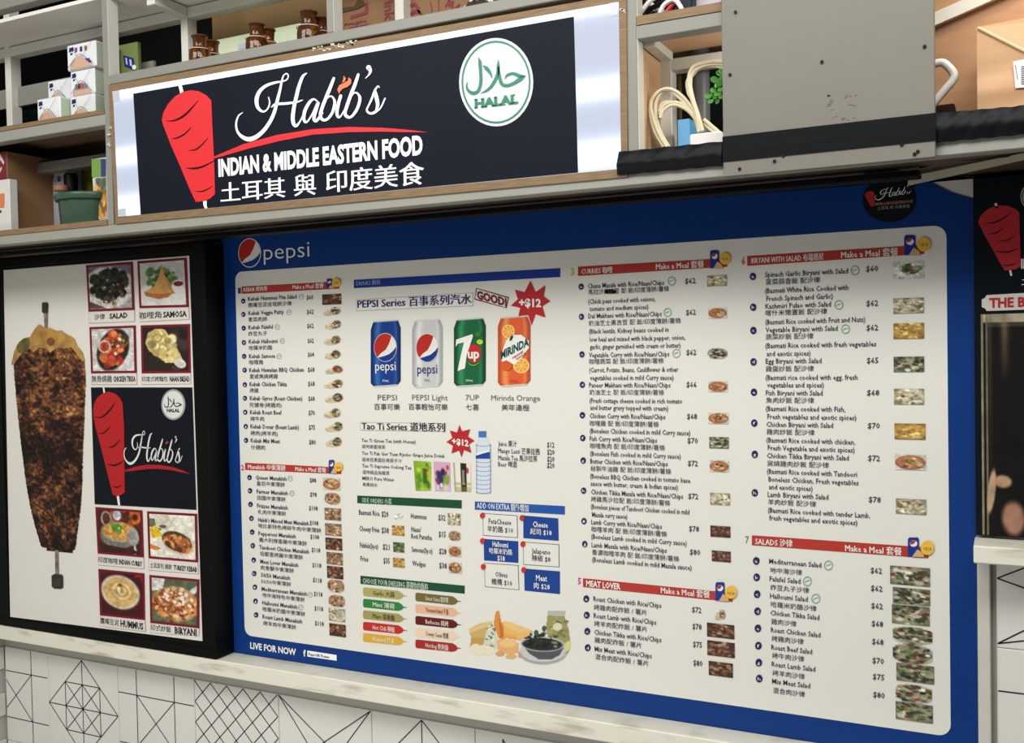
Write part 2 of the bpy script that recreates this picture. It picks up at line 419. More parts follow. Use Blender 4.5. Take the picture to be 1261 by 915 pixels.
beam(XL, XR, YF, YF + TD, zup, zup + .013)
beam(xp0, xp1, YF, YF + TD, zb1, .62, M_BEAM, 'post')
beam(xq0, xq1, YF, YF + TD, zb1, .62, M_BEAM, 'post')
beam(xm0, xm1, YF, YF + TD, zt1, .62, M_BEAM, 'post')
zl0, zl1, zl2 = ZF(127, 154.3), ZF(125, 140.7), ZF(125, 135.2)
beam(XL, xp0, YF, YF + TD, zl0, zl1, M_BEAM_LIT)
MB().box(XL, xp0, YF - .0008, 1.0, zl1, zl2).build('shelf_board', M_PLY, rack)
zd = ZF(132, 276.5); ze = ZF(132, 270.3)
MB().box(XL, xp0, YF - .0008, 1.0, zb1, ze).build('shelf_board', M_PLY, rack)
MB().box(XL, XR, YF + TD, 1.0, zb0 + .004, zb1 - .001).build('shelf_board', mat('dark_wood_board', (84, 70, 56), .6, var=.2, scale=6), rack)
MB().box(xp1, xq0, YF + TD, 1.0, zt1 - .006, zt1 - .001).build('shelf_board', M_PLY, rack)
# right of the sign
zr0, zr1, zr2 = ZF(787.6, 48.2), ZF(786, 31), ZF(786, 20.3)
XM = XF(960, 60)
beam(xq1, XM, YF, YF + TD, zr0, zr1)
MB().box(xq1, XM, YF - .0008, 1.0, zr1, zr2).build('shelf_board', M_PLY, rack)
xa = XF(825, 92.6, .9352)
beam(xq1, XM, YB, YB + TD, zr0 - .0125, zr0 - .001, M_BEAMW)
beam(xq1, xq1 + .012, YF + TD, YB, ZF(792, 52), ZF(792, 52) + .0125, M_BEAMW)
beam(xq1 - .002, xq1 + .010, YB - .0003, YB + TD, zb1, zr0, M_BEAMW, 'post')
MB().box(xq1 + .012, XM, YF + TD, YB, zr0 + .004, zr0 + .007).build('shelf_board', M_WOOD, rack)
MB().box(xq1 - .006, xq1 - .001, YF + TD, 1.0, zb1, zr0).build('side_panel', M_WOOD, rack)
MB().box(xq1, XM, .988, .992, zr1, .62).build('back_panel', M_CARD, rack)
# back frame, upper left bays
zc1, zc0 = ZF(141.4, 28.6, YB), ZF(141.4, 40.7, YB)
beam(XL, xm1, YB, YB + TD, zc0, zc1, M_BEAMW)
cb0, cb1 = XF(221.5, 21.4, YB), XF(231, 12, YB)
beam(cb0, cb1, YF + TD, YB, zc0, zc1, M_BEAMW)
beam(XF(486, 20, YB), XF(497, 20, YB), YF + TD, YB, zc0, zc1, M_BEAMW)
for u0, u1, v in ((223.2, 231.5, 60), (486, 497, 20)):
    beam(XF(u0, v, YB), XF(u1, v, YB), YB - .0003, YB + TD, zt1, .62, M_BEAMW, 'post')
beam(XF(6.5, 100, YB), XF(13.5, 100, YB), YB - .0003, YB + TD, zl2, .62, M_BEAMW, 'post')
beam(XL, XL + .012, YF, YB, zc0, zc1, M_BEAMW)
MB().box(XL, xm0, YF + .001, YB + TD, zc1 + .0015, zc1 + .006).build('shelf_board', M_CEIL, rack)
# post side faces: bright light from the right put in as white
for xx in (xp1, xq1, xm1):
    MB().box(xx, xx + .0004, YF + .0006, YF + TD - .0006, (zt1 if xx != xq1 else zb1), .62).build('lit_post_side', M_BEAMW, rack)
# back beams and boards deeper in the store behind
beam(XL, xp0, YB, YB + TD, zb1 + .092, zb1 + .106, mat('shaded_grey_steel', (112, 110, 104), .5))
MB().box(XL, xp0, YB + .01, YB + .014, zl2 + .052, zl2 + .078).build('back_panel', M_BEAM, rack)
MB().box(XF(22, 100, .99), XF(75, 110, .99), .985, .99, zl2 - .01, zl2 + .06).build('glass_pane', mat('dark_teal_glass', (38, 58, 62), .15, rgb2=(22, 34, 38), scale=60), rack)
MB().box(XL, XR, 1.2, 1.205, zb0, .62).build('dark_backdrop', M_DARK, rack)  # added dark sheet whose colour holds the shade behind the bays
MB().box(XL - .003, XL + .001, YB + TD, 1.2, zb1, .62).build('dark_side_backdrop', M_DARK, rack)  # dark sheet added so the side of the bay stays unlit
MB().box(XL, XR, .8601, 1.205, .6, .62).build('top_light_block', M_CEIL, rack)  # unseen cover added to keep light out of the bays
# wall cavity floor behind the rack
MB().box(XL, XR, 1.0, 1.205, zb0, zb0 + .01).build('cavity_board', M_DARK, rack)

# rail under the rack
rl = P(1134, 219, .925)
o = MB().bbox(XC + .002, rl[0], .915, .935, rl[2], zb0 - .0004, .001).build('black_rail', M_BLACK)
tag(o, 'long black rail fixed under the rack, just above the blue board', 'rail')
# wall board pieces under the rack at right
o = MB().add([(*P(1118, 228, .96)[:2], P(1118, 228, .96)[2]), tuple(P(1262, 196, .90)), tuple(P(1262, 188, .90)), tuple(P(1118, 218, .96)),
              tuple(P(1118, 228, .96) + [0, .004, 0]), tuple(P(1262, 196, .90) + [0, .004, 0]), tuple(P(1262, 188, .90) + [0, .004, 0]), tuple(P(1118, 218, .96) + [0, .004, 0])],
             [(0,1,2,3),(7,6,5,4),(0,4,5,1),(1,5,6,2),(2,6,7,3),(3,7,4,0)]).build('brace_strip', mat('dull_white_strip', (176, 170, 152), .5))
tag(o, 'dull white brace strip slanting under the rack above the blue board corner', 'strip')
o = MB().tube(catmull([P(1133, 206, .93), P(1160, 198, .92), P(1195, 196, .915), P(1230, 193, .91), P(1262, 190, .905)]), .0012).build('black_cable', M_BLACK)
tag(o, 'thin black cable running along the underside of the rack at right', 'cable')
o = MB().tube(catmull([P(1118, 236, .99), P(1135, 222, .985), P(1160, 217, .985), P(1185, 216, .985), P(1200, 218, .985)]), .0011).build('black_cable', M_BLACK)
tag(o, 'thin black cable looping behind the cut corner of the blue board', 'cable')
hk = P(1063, 219, .94)
o = MB().bbox(hk[0], hk[0] + .030, .935, .945, hk[2] - .003, hk[2] + .003, .0008).build('plastic_clip', mat('white_plastic', (210, 210, 204), .4))
tag(o, 'white plastic clip on the black rail above the round black sticker', 'clip')

# cover panel at right
YP = .852
cov = thing('cover_panel', (XF(889, 150, YP), YP, ZF(891, 218, YP)), 'large plain grey cover panel with black tape and screw holes right of the sign', 'panel')
cx0, cx1 = XF(889.5, 110, YP), XF(1151.3, 110, YP); cz0 = ZF(891, 218, YP)
M_COV = mat('grey_laminate', (120, 117, 109), .5, var=.07, scale=3)
MB().bbox(cx0, cx1, YP, YF - .0004, cz0, .62, .0006).build('panel_sheet', M_COV, cov)
z1, z0 = ZF(891, 168.5, YP), ZF(891, 199.5, YP)
MB().box(cx0 - .0003, cx1 + .0003, YP - .0009, YP, z0, z1).build('tape_strip', M_TAPE, cov)
t4 = (760, 0, 2.517)
for x, y in ((367, 38), (350, 232), (635, 192), (953, 145), (488, 500), (515, 483), (882, 449), (380, 524), (932, 470), (922, 478)):
    u, v = t4[0] + x/t4[2], t4[1] + y/t4[2]; p = P(u, v, YP)
    mb = MB(); mb.slab([(p[0] + .0014*math.cos(a*.785), p[2] + .0014*math.sin(a*.785)) for a in range(8)], YP, .0012, .001)
    mb.build('screw', M_SCREW, cov)
rr = random.Random(9); mb = MB()
for k in range(30):
    u, v = 1020 + rr.random()*35, 115 + rr.random()*34
    if 1026 < u < 1046 and 122 < v < 140: continue
    p = P(u, v, YP); s_ = .0006 + rr.random()*.0012
    mb.slab([(p[0]-s_, p[2]-s_*.4), (p[0]+s_, p[2]-s_*.5), (p[0]+s_*.7, p[2]+s_*.4), (p[0]-s_*.6, p[2]+s_*.5)], YP, .0005, 0)
o = mb.build('glue_residue', mat('glue_residue', (120, 112, 98), .7), cov); o['kind'] = 'stuff'

def tape_wrap(pts, Y0, label):
    """lumpy tape over the beam; pts: TL,TR,BR,BL pixels"""
    W = [P(*p, Y0) for p in pts]; nx, ny = 40, 8; mb = MB(); V = []; r2 = random.Random(int(pts[0][0]))
    ph = [r2.random()*6 for _ in range(6)]
    for j in range(ny):
        b_ = j/(ny-1)
        for i in range(nx):
            a = i/(nx-1); p = (W[0]*(1-a)+W[1]*a)*(1-b_) + (W[3]*(1-a)+W[2]*a)*b_
            k = .003*math.sin(math.pi*min(1, b_*1.1)) + .0003*math.sin(a*17+ph[0]+b_*3) + .00025*math.sin(a*37+b_*9+ph[1]) + .0012*(b_ > .5)
            V.append((p[0], Y0 - k, p[2] + (.0003*math.sin(a*29+ph[2]) if j in (0, ny-1) else 0)))
    n0 = len(V); V += [(x, YF + TD*.3, z) for x, y, z in V]
    Fc = [(j*nx+i, j*nx+i+1, (j+1)*nx+i+1, (j+1)*nx+i) for j in range(ny-1) for i in range(nx-1)]
    bd = [i for i in range(nx)] + [(j+1)*nx-1 for j in range(1, ny)] + [(ny-1)*nx+i for i in range(nx-2, -1, -1)] + [j*nx for j in range(ny-2, 0, -1)]
    Fc += [(bd[k], bd[(k+1) % len(bd)], bd[(k+1) % len(bd)] + n0, bd[k] + n0) for k in range(len(bd))]
    mb.add(V, Fc); mb.smooth = True
    return tag(mb.build('tape_wrapping', M_TAPE), label, 'tape')
tape_wrap([(762, 187), (889.5, 174), (889.5, 203.5), (760.5, 215.5)], .857, 'wrinkled black tape wrapped on the rack beam under the coiled cables')
tape_wrap([(1152.5, 139.5), (1264, 129.5), (1264, 164.5), (1152.5, 175)], .857, 'wrinkled black tape wrapped on the rack beam under the brown paper bag')

# ------------------------------------------------------------------ logo artwork (rectified once from the sign, stamped elsewhere)
T1, T2, T3, T4 = (280, 75, 7.625), (370, 70, 7.625), (190, 95, 5.38), (555, 40, 7.627)
def tr(t, pts): return [(t[0] + p[0]/t[2], t[1] + p[1]/t[2]) + ((p[2]/t[2],) if len(p) > 2 else ()) for p in pts]
HAB = [tr(T1, q) for q in [
 [(150,488,8),(112,520,14),(90,590,18),(103,665,22),(148,715,32),(210,738,42),(280,715,40),(350,655,36),(410,570,34),(450,480,32),(478,370,30),(503,270,24),(520,190,18),(536,140,12),(565,122,12),(580,145,12),(566,178,12),(530,193,14),(450,208,22),(370,237,28),(310,290,34),(283,360,38),(290,430,32),(322,470,24),(360,475,16),(393,440,14),(405,390,14),(394,342,8)],
 [(422,436,10),(460,410,22),(560,402,24),(660,388,18),(714,370,8)],
 [(752,118,10),(715,150,26),(680,240,32),(655,340,34),(635,430,34),(622,530,36),(630,592,34),(655,612,26),(690,570,15),(718,515,14)],
 [(855,385,12),(820,362,18),(780,390,28),(740,460,32),(725,530,30),(737,575,24),(765,565,16),(810,490,14),(850,400,16)],
 [(862,398,26),(835,480,30),(820,545,30),(838,570,22),(870,545,14),(905,490,10)]]] + [tr(T2, q) for q in [
 [(320,205,26),(288,290,32),(250,380,32),(215,470,32),(195,550,32),(215,592,28),(258,588,24),(305,530,26),(330,440,28),(315,388,18),(285,372,14),(252,400,10)],
 [(150,603,20),(180,570,14),(205,520,12)],
 [(385,370,30),(365,440,30),(350,520,30),(360,566,24),(385,560,15),(425,492,12)],
 [(550,170,26),(520,260,32),(480,360,32),(445,460,32),(425,530,32),(450,567,28),(490,560,24),(540,490,28),(566,400,28),(547,350,18),(515,340,14),(485,375,10)],
 [(648,105,50),(664,135,28),(650,170,16),(618,204,6)],
 [(748,292,8),(735,278,14),(705,320,20),(675,400,20),(642,470,16),(630,500,18),(645,525,22),(680,535,20),(715,520,18),(760,480,14),(802,392,14)],
 [(706,310,18),(720,380,36),(732,450,32),(715,510,20),(680,530,18)]]]
FLAME = [tr(T2, q) for q in [
 [(372,350),(355,310),(375,270),(420,247),(455,227),(460,196),(486,215),(485,255),(450,285),(405,302),(382,326)],
 [(415,180),(435,205),(425,235),(400,245),(412,213)]]]
T0 = (130, 0, 2.9326)
SWOOSH = tr(T0, [(393,566),(500,521),(620,488),(750,467),(880,459),(1000,462),(1080,468),(1167,478),(1080,478),(1000,476),(880,478),(750,487),(630,510),(520,537),(395,573)])
CONE = tr(T3, [(55,280),(65,235),(95,180),(140,130),(195,98),(250,88),(300,95),(350,122),(383,158),(388,300),(396,450),(402,600),(407,775),(375,805),(330,822),(280,828),(240,745),(180,600),(110,440),(60,310)])
CUTS = [tr(T3, q) for q in [[(85,292,2),(140,288,10),(200,258,14),(250,210,10),(297,155,2)], [(120,412,2),(160,402,9),(200,382,9),(235,350,6),(250,330,1)],
  [(232,488,2),(280,480,9),(320,450,8),(362,402,2)], [(215,602,2),(270,606,12),(330,592,11),(402,555,4)], [(275,757,2),(320,758,8),(360,742,6),(390,722,2)]]]
STICKS = [tr(T3, q) for q in [[(163,57),(185,52),(197,102),(175,108)], [(327,822),(350,820),(350,855),(356,868),(338,870),(328,850)]]]
ARAB = [tr(T4, q) for q in [
 [(268,238,3),(280,285,30),(286,370,28),(288,470,28),(265,550,28),(215,572,32),(172,548,24),(155,505,14),(165,465,3)],
 [(308,312,4),(342,340,36),(378,385,22),(393,432,3)],
 [(452,258,3),(452,320,26),(445,400,30),(400,490,28),(350,543,22),(290,572,3)],
 [(455,330,16),(466,430,28),(490,490,30),(540,500,28),(600,478,30),(660,440,36),(708,408,5)],
 [(514,442,3),(535,405,20),(590,388,24),(650,410,34),(700,412,8)]]]
YS = .8585                                           # face of the acrylic
def rect(polys): return [[(P(*p[:2], YS)[0], P(*p[:2], YS)[2]) for p in q] for q in polys]
ART = {
 'habibs': rect([q for s_ in HAB for q in stroke(s_)]),
 'flame': rect(FLAME), 'swoosh': rect([SWOOSH]), 'cone': rect([CONE]),
 'cuts': rect([q for s_ in CUTS for q in stroke(s_)]), 'sticks': rect(STICKS),
 'arabic': rect([q for s_ in ARAB for q in stroke(s_)])}
def stamp(keys, box, Y, layer, parent, shear=0):
    """place logo pieces so that the bounding box of the first key fits box=(u0,v_top,u1,v_bottom) pixels (v read at the left edge)"""
    pts = np.array([p for q in ART[keys[0][0]] for p in q]); x0, z0 = pts.min(0); x1, z1 = pts.max(0)
    A = P(box[0], box[3], Y); zt = P(box[0], box[1], Y)[2]; Bx = Xat(box[2], Y, A[2])
    for i, (k, m, nm) in enumerate(keys):
        mb = MB()
        for q in ART[k]: mb.slab([(A[0] + (p[0]-x0)/(x1-x0)*(Bx-A[0]), A[2] + (p[1]-z0)/(z1-z0)*(zt-A[2]) + shear*(p[0]-x0)/(x1-x0)) for p in q], Y, (layer + i*.5) * L0, 0)
        mb.build(nm, m, parent)

# ------------------------------------------------------------------ illuminated sign
sign = thing('illuminated_sign', (-.72, YF, zb1), 'long backlit shop sign with red kebab cone, white script lettering and round halal seal', 'sign')
M_FACE = mat('lit_acrylic', (225, 228, 240), .25)
nt = M_FACE.node_tree; N = nt.nodes
tc = N.new('ShaderNodeTexCoord'); sp = N.new('ShaderNodeSeparateXYZ'); nt.links.new(tc.outputs['Object'], sp.inputs[0])
def band(zc, wd, k):                                # glow of a fluorescent tube behind the sheet, at a height of its own
    a = N.new('ShaderNodeMath'); a.operation = 'SUBTRACT'; nt.links.new(sp.outputs['Z'], a.inputs[0]); a.inputs[1].default_value = zc
    b_ = N.new('ShaderNodeMath'); b_.operation = 'MULTIPLY'; nt.links.new(a.outputs[0], b_.inputs[0]); b_.inputs[1].default_value = 1/wd
    c = N.new('ShaderNodeMath'); c.operation = 'POWER'; c.inputs[1].default_value = 4
    ab = N.new('ShaderNodeMath'); ab.operation = 'ABSOLUTE'; nt.links.new(b_.outputs[0], ab.inputs[0]); nt.links.new(ab.outputs[0], c.inputs[0])
    d = N.new('ShaderNodeMath'); d.operation = 'ADD'; d.inputs[1].default_value = 1; nt.links.new(c.outputs[0], d.inputs[0])
    e = N.new('ShaderNodeMath'); e.operation = 'DIVIDE'; e.inputs[0].default_value = k; nt.links.new(d.outputs[0], e.inputs[1]); return e
zsb = (zb1) * S                                      # thing origin height above the camera
def zrel(u, v): return P(u, v, YS)[2] * S - zsb
b1, b2, b3 = band(zrel(725, 111), .022, .75), band(zrel(725, 191), .026, .95), band(zrel(400, 68), .016, .9)
s1 = N.new('ShaderNodeMath'); s1.operation = 'ADD'; nt.links.new(b1.outputs[0], s1.inputs[0]); nt.links.new(b2.outputs[0], s1.inputs[1])
s2 = N.new('ShaderNodeMath'); s2.operation = 'ADD'; nt.links.new(s1.outputs[0], s2.inputs[0]); nt.links.new(b3.outputs[0], s2.inputs[1])
s3 = N.new('ShaderNodeMath'); s3.operation = 'ADD'; nt.links.new(s2.outputs[0], s3.inputs[0]); s3.inputs[1].default_value = .74
N['Principled BSDF'].inputs['Base Color'].default_value = (.05, .05, .055, 1)
N['Principled BSDF'].inputs['Specular IOR Level'].default_value = .1
N['Principled BSDF'].inputs['Emission Color'].default_value = (.74, .82, 1, 1)
nt.links.new(s3.outputs[0], N['Principled BSDF'].inputs['Emission Strength'])
def signslab(pts, y0, th, m, name, parent=sign, t=None):
    mb = MB(); mb.slab(pix(pts, YS, t), y0, 0, th); return mb.build(name, m, parent)
AC = [(139, 112.5), (762, 2.5), (765, 208), (146, 267)]
OUT = [(133.6, 105.2), (771.3, -8.4), (773, 217.8), (142.4, 276.0)]
A_ = pix(AC, YS); O_ = pix(OUT, YS)
zi, zo = A_, O_
for a, c in ((0, 1), (1, 2), (2, 3), (3, 0)):
    mb = MB(); mb.slab([O_[a], O_[c], A_[c], A_[a]], YS - .0003, 0, .06); mb.build('sign_border', M_PLY, sign)
face = signslab(AC, YS, .004, M_FACE, 'acrylic_face')
M_NAVY = mat('navy_vinyl', (15, 19, 31), .5, rgb2=(21, 25, 38), scale=1.6)
VQ = [(164.3, 115.4), (706.9, 20.6), (712.2, 212.7), (173.4, 264.4)]
vin = signslab(VQ, YS - .0004, 0, M_NAVY, 'vinyl_panel')
RED = (238, 52, 62)
def lit(name, rgb, k): return mat(name, rgb, .4, emit=(rgb, k))
M_RED = lit('lit_red_vinyl', (214, 40, 48), .07); M_LW = lit('lit_white_vinyl', (232, 234, 240), .25); M_OR = lit('lit_orange_vinyl', (240, 110, 70), .35)
M_CUT = mat('cone_cut', (40, 18, 26), .5)
def raw(k, layer, m, name, parent):
    mb = MB()
    for q in ART[k]: mb.slab(q, YS, layer * L0, 0)
    return mb.build(name, m, parent)
raw('sticks', 2, M_LW, 'skewer_print', vin); raw('cone', 3, M_RED, 'cone_print', vin); [(lambda m_: (m_.smooth, [m_.slab(q, YS, 4*L0, 0) for q in rect(stroke(s_))], m_.build('cone_cut', M_CUT, vin)))(MB()) for s_ in CUTS]
raw('swoosh', 3, M_RED, 'swoosh_print', vin); raw('habibs', 4, M_LW, 'script_lettering', vin); raw('flame', 5, M_OR, 'flame_print', vin)
HEAVY = .042
mb = MB(); text(mb, 'INDIAN & MIDDLE EASTERN FOOD', 269.7, 207.3, 521, 19.5, YS, 3, yc1=178.5, bold=HEAVY, res=3)
mb.build('capital_lettering', M_LW, vin)
mb = MB()
for s_, u0, v0, u1, v1, h in (('土耳其', 272.6, 238.2, 351.5, 231.2, 23), ('與', 363, 229.5, 389.5, 227.5, 25), ('印度美食', 402.5, 225, 522.5, 213.5, 26)):
    text(mb, s_, u0, v0, u1, h, YS, 3, yc1=v1, bold=.022, res=2)
mb.build('chinese_lettering', M_LW, vin)
t = T4
def disc(cx, cy, rx, ry, Y, layer, m, name, parent, t=None, n=44):
    return poly(ellipse(cx, cy, rx, ry, n), Y, layer, m, name, parent, t)
hal = disc(430, 468, 348, 415, YS, 2, lit('seal_white_vinyl', (208, 207, 216), .06), 'halal_seal', vin, T4)
M_GR = lit('lit_green_vinyl', (30, 120, 88), .18)
mb = MB(); ring(mb, 430, 468, 324, 389, 15, YS, 3, T4); mb.build('seal_ring', M_GR, vin)
raw('arabic', 4, M_GR, 'arabic_lettering', vin)
mb = MB(); text(mb, 'HALAL', 232, 672, 637, 78, YS, 4, T4, yc1=626, bold=.05, res=3)
for i, (x, y) in enumerate(((240,637),(240,708),(300,630),(300,700),(335,697),(405,690),(425,618),(425,688),(510,680),(580,668),(600,590),(600,662))):
    mb.slab(pix([(x-12,y-4),(x+12,y-6),(x+12,y+3),(x-12,y+5)], YS, T4), YS, 4*L0, 0)
mb.build('seal_lettering', M_GR, vin)
# clear tape and glue marks on the border
for q in (((139.5,113),(148,111.5),(149,125),(141,127)), ((752,4.5),(761,3),(761.3,18.5),(752.5,20)), ((146.5,258),(156,256.5),(156.5,266),(147,267))):
    mb = MB(); mb.slab(pix(q, YS), YS, 5*L0, .0003); mb.build('clear_tape', mat('grey_tape', (188, 192, 200), .3), sign)
mb = MB(); r5 = random.Random(4)
for k in range(46):
    if k < 30: u = 384 + r5.random()*55; v = 61.3 - (u-384)*.177 + r5.random()*6 - 2
    elif k < 38: u = 765 + r5.random()*5; v = 10 + r5.random()*14
    else: u = 134 + r5.random()*5; v = 150 + r5.random()*30
    s_ = .6 + r5.random()*2.2
    mb.slab(pix([(u-s_, v-s_*.5), (u+s_, v-s_*.7), (u+s_*.8, v+s_*.4), (u-s_*.7, v+s_*.5)], YS), YS - .0003, 2*L0, 0)
mb.build('glue_residue', mat('pale_glue', (196, 184, 164), .3), sign, kind='stuff')

# ------------------------------------------------------------------ blue menu board
YM = .9985
board = thing('menu_board', (-.47, YM, -.3968), 'large blue wall menu board with white rounded panel of dishes, drinks and prices', 'menu board')
mb = MB(); bq = pix([(271.5, 293), (1135, 222), (1150, 226), (1172, 237), (1199.5, 245)], YM)
xb1, xb0 = -.0262, bq[0][0]
bq = bq[:4] + [(xb1, bq[4][1]), (xb1, -.3962), (XF(287, 800, YM), -.3962)]
mb.slab(bq, YM, 0, .0012); mb.build('backing_sheet', M_BLUE, board)
px0, px1, pz0, pz1 = -.8966*YM, -.0492*YM, -.3718*YM, .1032*YM
rr_, pts = .011, []
for cx_, cz_, a0 in ((px1-rr_, pz1-rr_, 0), (px0+rr_, pz1-rr_, 90), (px0+rr_, pz0+rr_, 180), (px1-rr_, pz0+rr_, 270)):
    for k in range(7): a = math.radians(a0 + k*15); pts.append((cx_ + rr_*math.cos(a), cz_ + rr_*math.sin(a)))
mb = MB(); mb.slab(pts, YM, L0, 0); mb.build('white_panel', M_PANEL, board)
Ym = YM
I_W = ink((230, 230, 224)); I_K = ink(INK); I_R = ink((176, 54, 46)); I_B = ink((28, 34, 104)); I_BL = ink((22, 52, 140))
def globe(cx, cy, rx, ry, layer, parent, t, wring=.06, rim=(222, 221, 214)):
    """round red / white / blue ball"""
    e = ellipse(cx, cy, rx, ry, 40)
    poly(e, Ym, layer, ink(rim), 'ball_rim', parent, t)
    k = 1 - wring
    poly(ellipse(cx, cy, rx*k, ry*k, 40), Ym, layer + .5, ink((222, 221, 214)), 'ball_white', parent, t)
    def pt(a): return (cx + rx*k*math.cos(math.radians(a)), cy - ry*k*math.sin(math.radians(a)))
    red = [pt(a) for a in range(55, 226, 10)] + [(cx - rx*.42, cy + ry*.42), (cx + rx*.05, cy + ry*.15), (cx + rx*.35, cy - ry*.3)]
    poly(red, Ym, layer + 1, ink((176, 42, 34)), 'ball_red', parent, t)
    bl = [pt(a) for a in range(228, 366, 9)] + [(cx + rx*.70, cy + ry*.22), (cx + rx*.3, cy + ry*.48), (cx - rx*.2, cy + ry*.62)]
    poly(bl, Ym, layer + 1, ink((26, 52, 130)), 'ball_blue', parent, t)
logo = poly([(478, 140), (482, 140), (482, 144)], Ym, 1.2, ink((20, 60, 150)), 'drink_logo', board, (260, 280, 10.5))
globe(503, 331, 148, 190, 2, logo, (260, 280, 10.5))
mb = MB(); v_, f_ = glyphs('pepsi', -.006, 3)
TA = (280, 280, 3.268)
text(mb, 'pepsi', 148, 100, 332, 62, Ym, 3, TA, bold=-.008, res=3)
mb.build('logo_lettering', ink((226, 228, 226)), logo)
lettering([('LIVE FOR NOW', 540, 430, 985, 58)], Ym, 2, I_W, board, (240, 740, 7.88), 'slogan_lettering', bold=.03, res=2)
TB = (280, 550, 3.268)
fb = poly([(323, 820), (441, 838), (441, 861), (323, 844)], Ym, 2, ink((240, 240, 240)), 'search_box', board, TB)
lettering([('Pepsi HK Promo', 329, 834, 412, 11)], Ym, 3, ink((60, 60, 90)), fb, TB, bold=.02)
lettering([('f', 307, 830, 317, 24)], Ym, 2, I_W, board, TB, 'icon_lettering', bold=.04, res=2)

def heading(t, q, num, numcol, title, tx0, tyc, tx1, th, mk, can, badge):
    h_ = poly(q, Ym, 2, I_R, 'section_heading', board, t)
    lettering([(title, tx0, tyc, tx1, th)], Ym, 3, I_W, h_, t, 'title_lettering', bold=.028); lettering([('Make a Meal 套餐', *mk)], Ym, 3, I_W, h_, t, 'meal_lettering', bold=.028)
    if num: lettering([(num[0], num[1]-num[3]*.28, num[2], num[1]+num[3]*.28, num[3])], Ym, 2, ink(numcol), h_, t, 'section_number', bold=.03)
    x0, y0, x1, y1 = can; w_, hh = x1-x0, y1-y0
    poly([(x0+w_*.12, y0), (x1-w_*.12, y0), (x1, y0+hh*.1), (x1, y1), (x0, y1), (x0, y0+hh*.1)], Ym, 4, I_BL, 'can_print', h_, t)
    poly(ellipse(x0+w_*.52, y0+hh*.32, w_*.34, hh*.17, 16), Ym, 5, I_W, 'ball_white', h_, t)
    poly([(x0+w_*.2, y0+hh*.36), (x0+w_*.25, y0+hh*.2), (x0+w_*.55, y0+hh*.15), (x0+w_*.72, y0+hh*.2), (x0+w_*.5, y0+hh*.34)], Ym, 6, ink((176, 42, 34)), 'ball_red', h_, t)
    poly([(x0+w_*.4, y1), (x0+w_*.85, y0+hh*.62), (x1+w_*.35, y0+hh*.8), (x1+w_*.5, y1+hh*.03)], Ym, 5.5, ink((206, 168, 120)), 'chips_print', h_, t)
    b_ = disc(badge[0], badge[1], badge[2], badge[2]*1.08, Ym, 7, ink((228, 182, 70)), 'price_badge', h_, t, 20)
    lettering([('+$18', badge[0]-badge[2]*.6, badge[1]+badge[2]*.1, badge[0]+badge[2]*.6, badge[2]*.5)], Ym, 8, ink((150, 110, 40)), h_, t, 'badge_lettering')

PAL = {
 'wrap': [(96, 110, 60), (150, 60, 40), (70, 56, 40), (200, 190, 150), (120, 130, 70)],
 'green': [(60, 100, 50), (90, 130, 60), (40, 70, 40), (150, 160, 100)],
 'curry': [(190, 110, 60), (170, 80, 40), (220, 160, 90), (120, 60, 40), (210, 190, 150)],
 'rice': [(216, 206, 176), (190, 176, 136), (150, 130, 90), (230, 222, 200), (110, 100, 60)],
 'yellow': [(214, 166, 60), (190, 130, 50), (230, 200, 110), (150, 110, 50)],
 'salad': [(60, 80, 46), (96, 116, 62), (130, 56, 44), (206, 200, 184), (44, 52, 38), (60, 66, 44), (150, 138, 90), (80, 56, 44)],
 'meat': [(110, 60, 40), (80, 44, 32), (150, 90, 60), (60, 40, 30), (170, 130, 90)],
 'pizza': [(180, 130, 90), (150, 96, 70), (110, 66, 48), (210, 180, 140), (130, 120, 80)]}
def small(kind, seed):
    global rng
    rng = np.random.default_rng(seed); W_, H_ = 30, 18
    if kind == 'wrap':
        p = Pic(W_, H_, WHITE); a = (rng.random()-.5)*.5
        p.ell(.40, .58, .40, .30, (216, 196, 160), -.35+a, .15); p.ell(.36, .66, .34, .18, (196, 178, 140), -.35+a, .2)
        p.ell(.72, .42, .27, .40, (150, 120, 80), a, .15); p.blobs(26, .72, .42, .2, .32, PAL['wrap'], .09)
    elif kind == 'plate':
        p = Pic(W_, H_, (200, 198, 190)); p.ell(.5, .5, .5, .46, (236, 236, 230)); p.blobs(24, .55, .42, .28, .28, PAL['green'], .1); p.blobs(5, .5, .4, .15, .12, [(170, 90, 80)], .07)
    elif kind == 'curry':
        p = Pic(W_, H_, (205, 196, 180)); p.ell(.5, .52, .50, .47, (140, 84, 56)); p.ell(.5, .5, .44, .40, (186, 108, 60)); p.blobs(22, .5, .5, .38, .33, PAL['curry'], .09); p.blobs(6, .5, .45, .15, .14, PAL['green'], .06)
    elif kind == 'white': p = Pic(W_, H_, WHITE); p.ell(.5, .55, .42, .38, (226, 226, 220)); p.blobs(20, .5, .5, .35, .3, [(235, 235, 230), (205, 205, 198)], .1)
    else:
        base = {'rice': (196, 182, 146), 'yellow': (196, 146, 60), 'salad': (150, 150, 120), 'meat': (90, 56, 42), 'pizza': (176, 132, 92), 'green': (90, 110, 60)}[kind]
        edge = WHITE if rng.random() < .45 and kind in ('salad', 'pizza') else tuple(np.array(base)*.7)
        p = Pic(W_, H_, edge); p.ell(.5, .5, .54, .52, base, 0, .2); p.blobs(70, .5, .5, .52, .50, PAL[kind], .075)
    p.m = np.abs(p.a - np.array(WHITE)).sum(2) > 16; p.noise(.25, 8); g = p.a.mean(2, keepdims=True); p.a = g + (p.a - g) * .8; return p
SEED = [100]
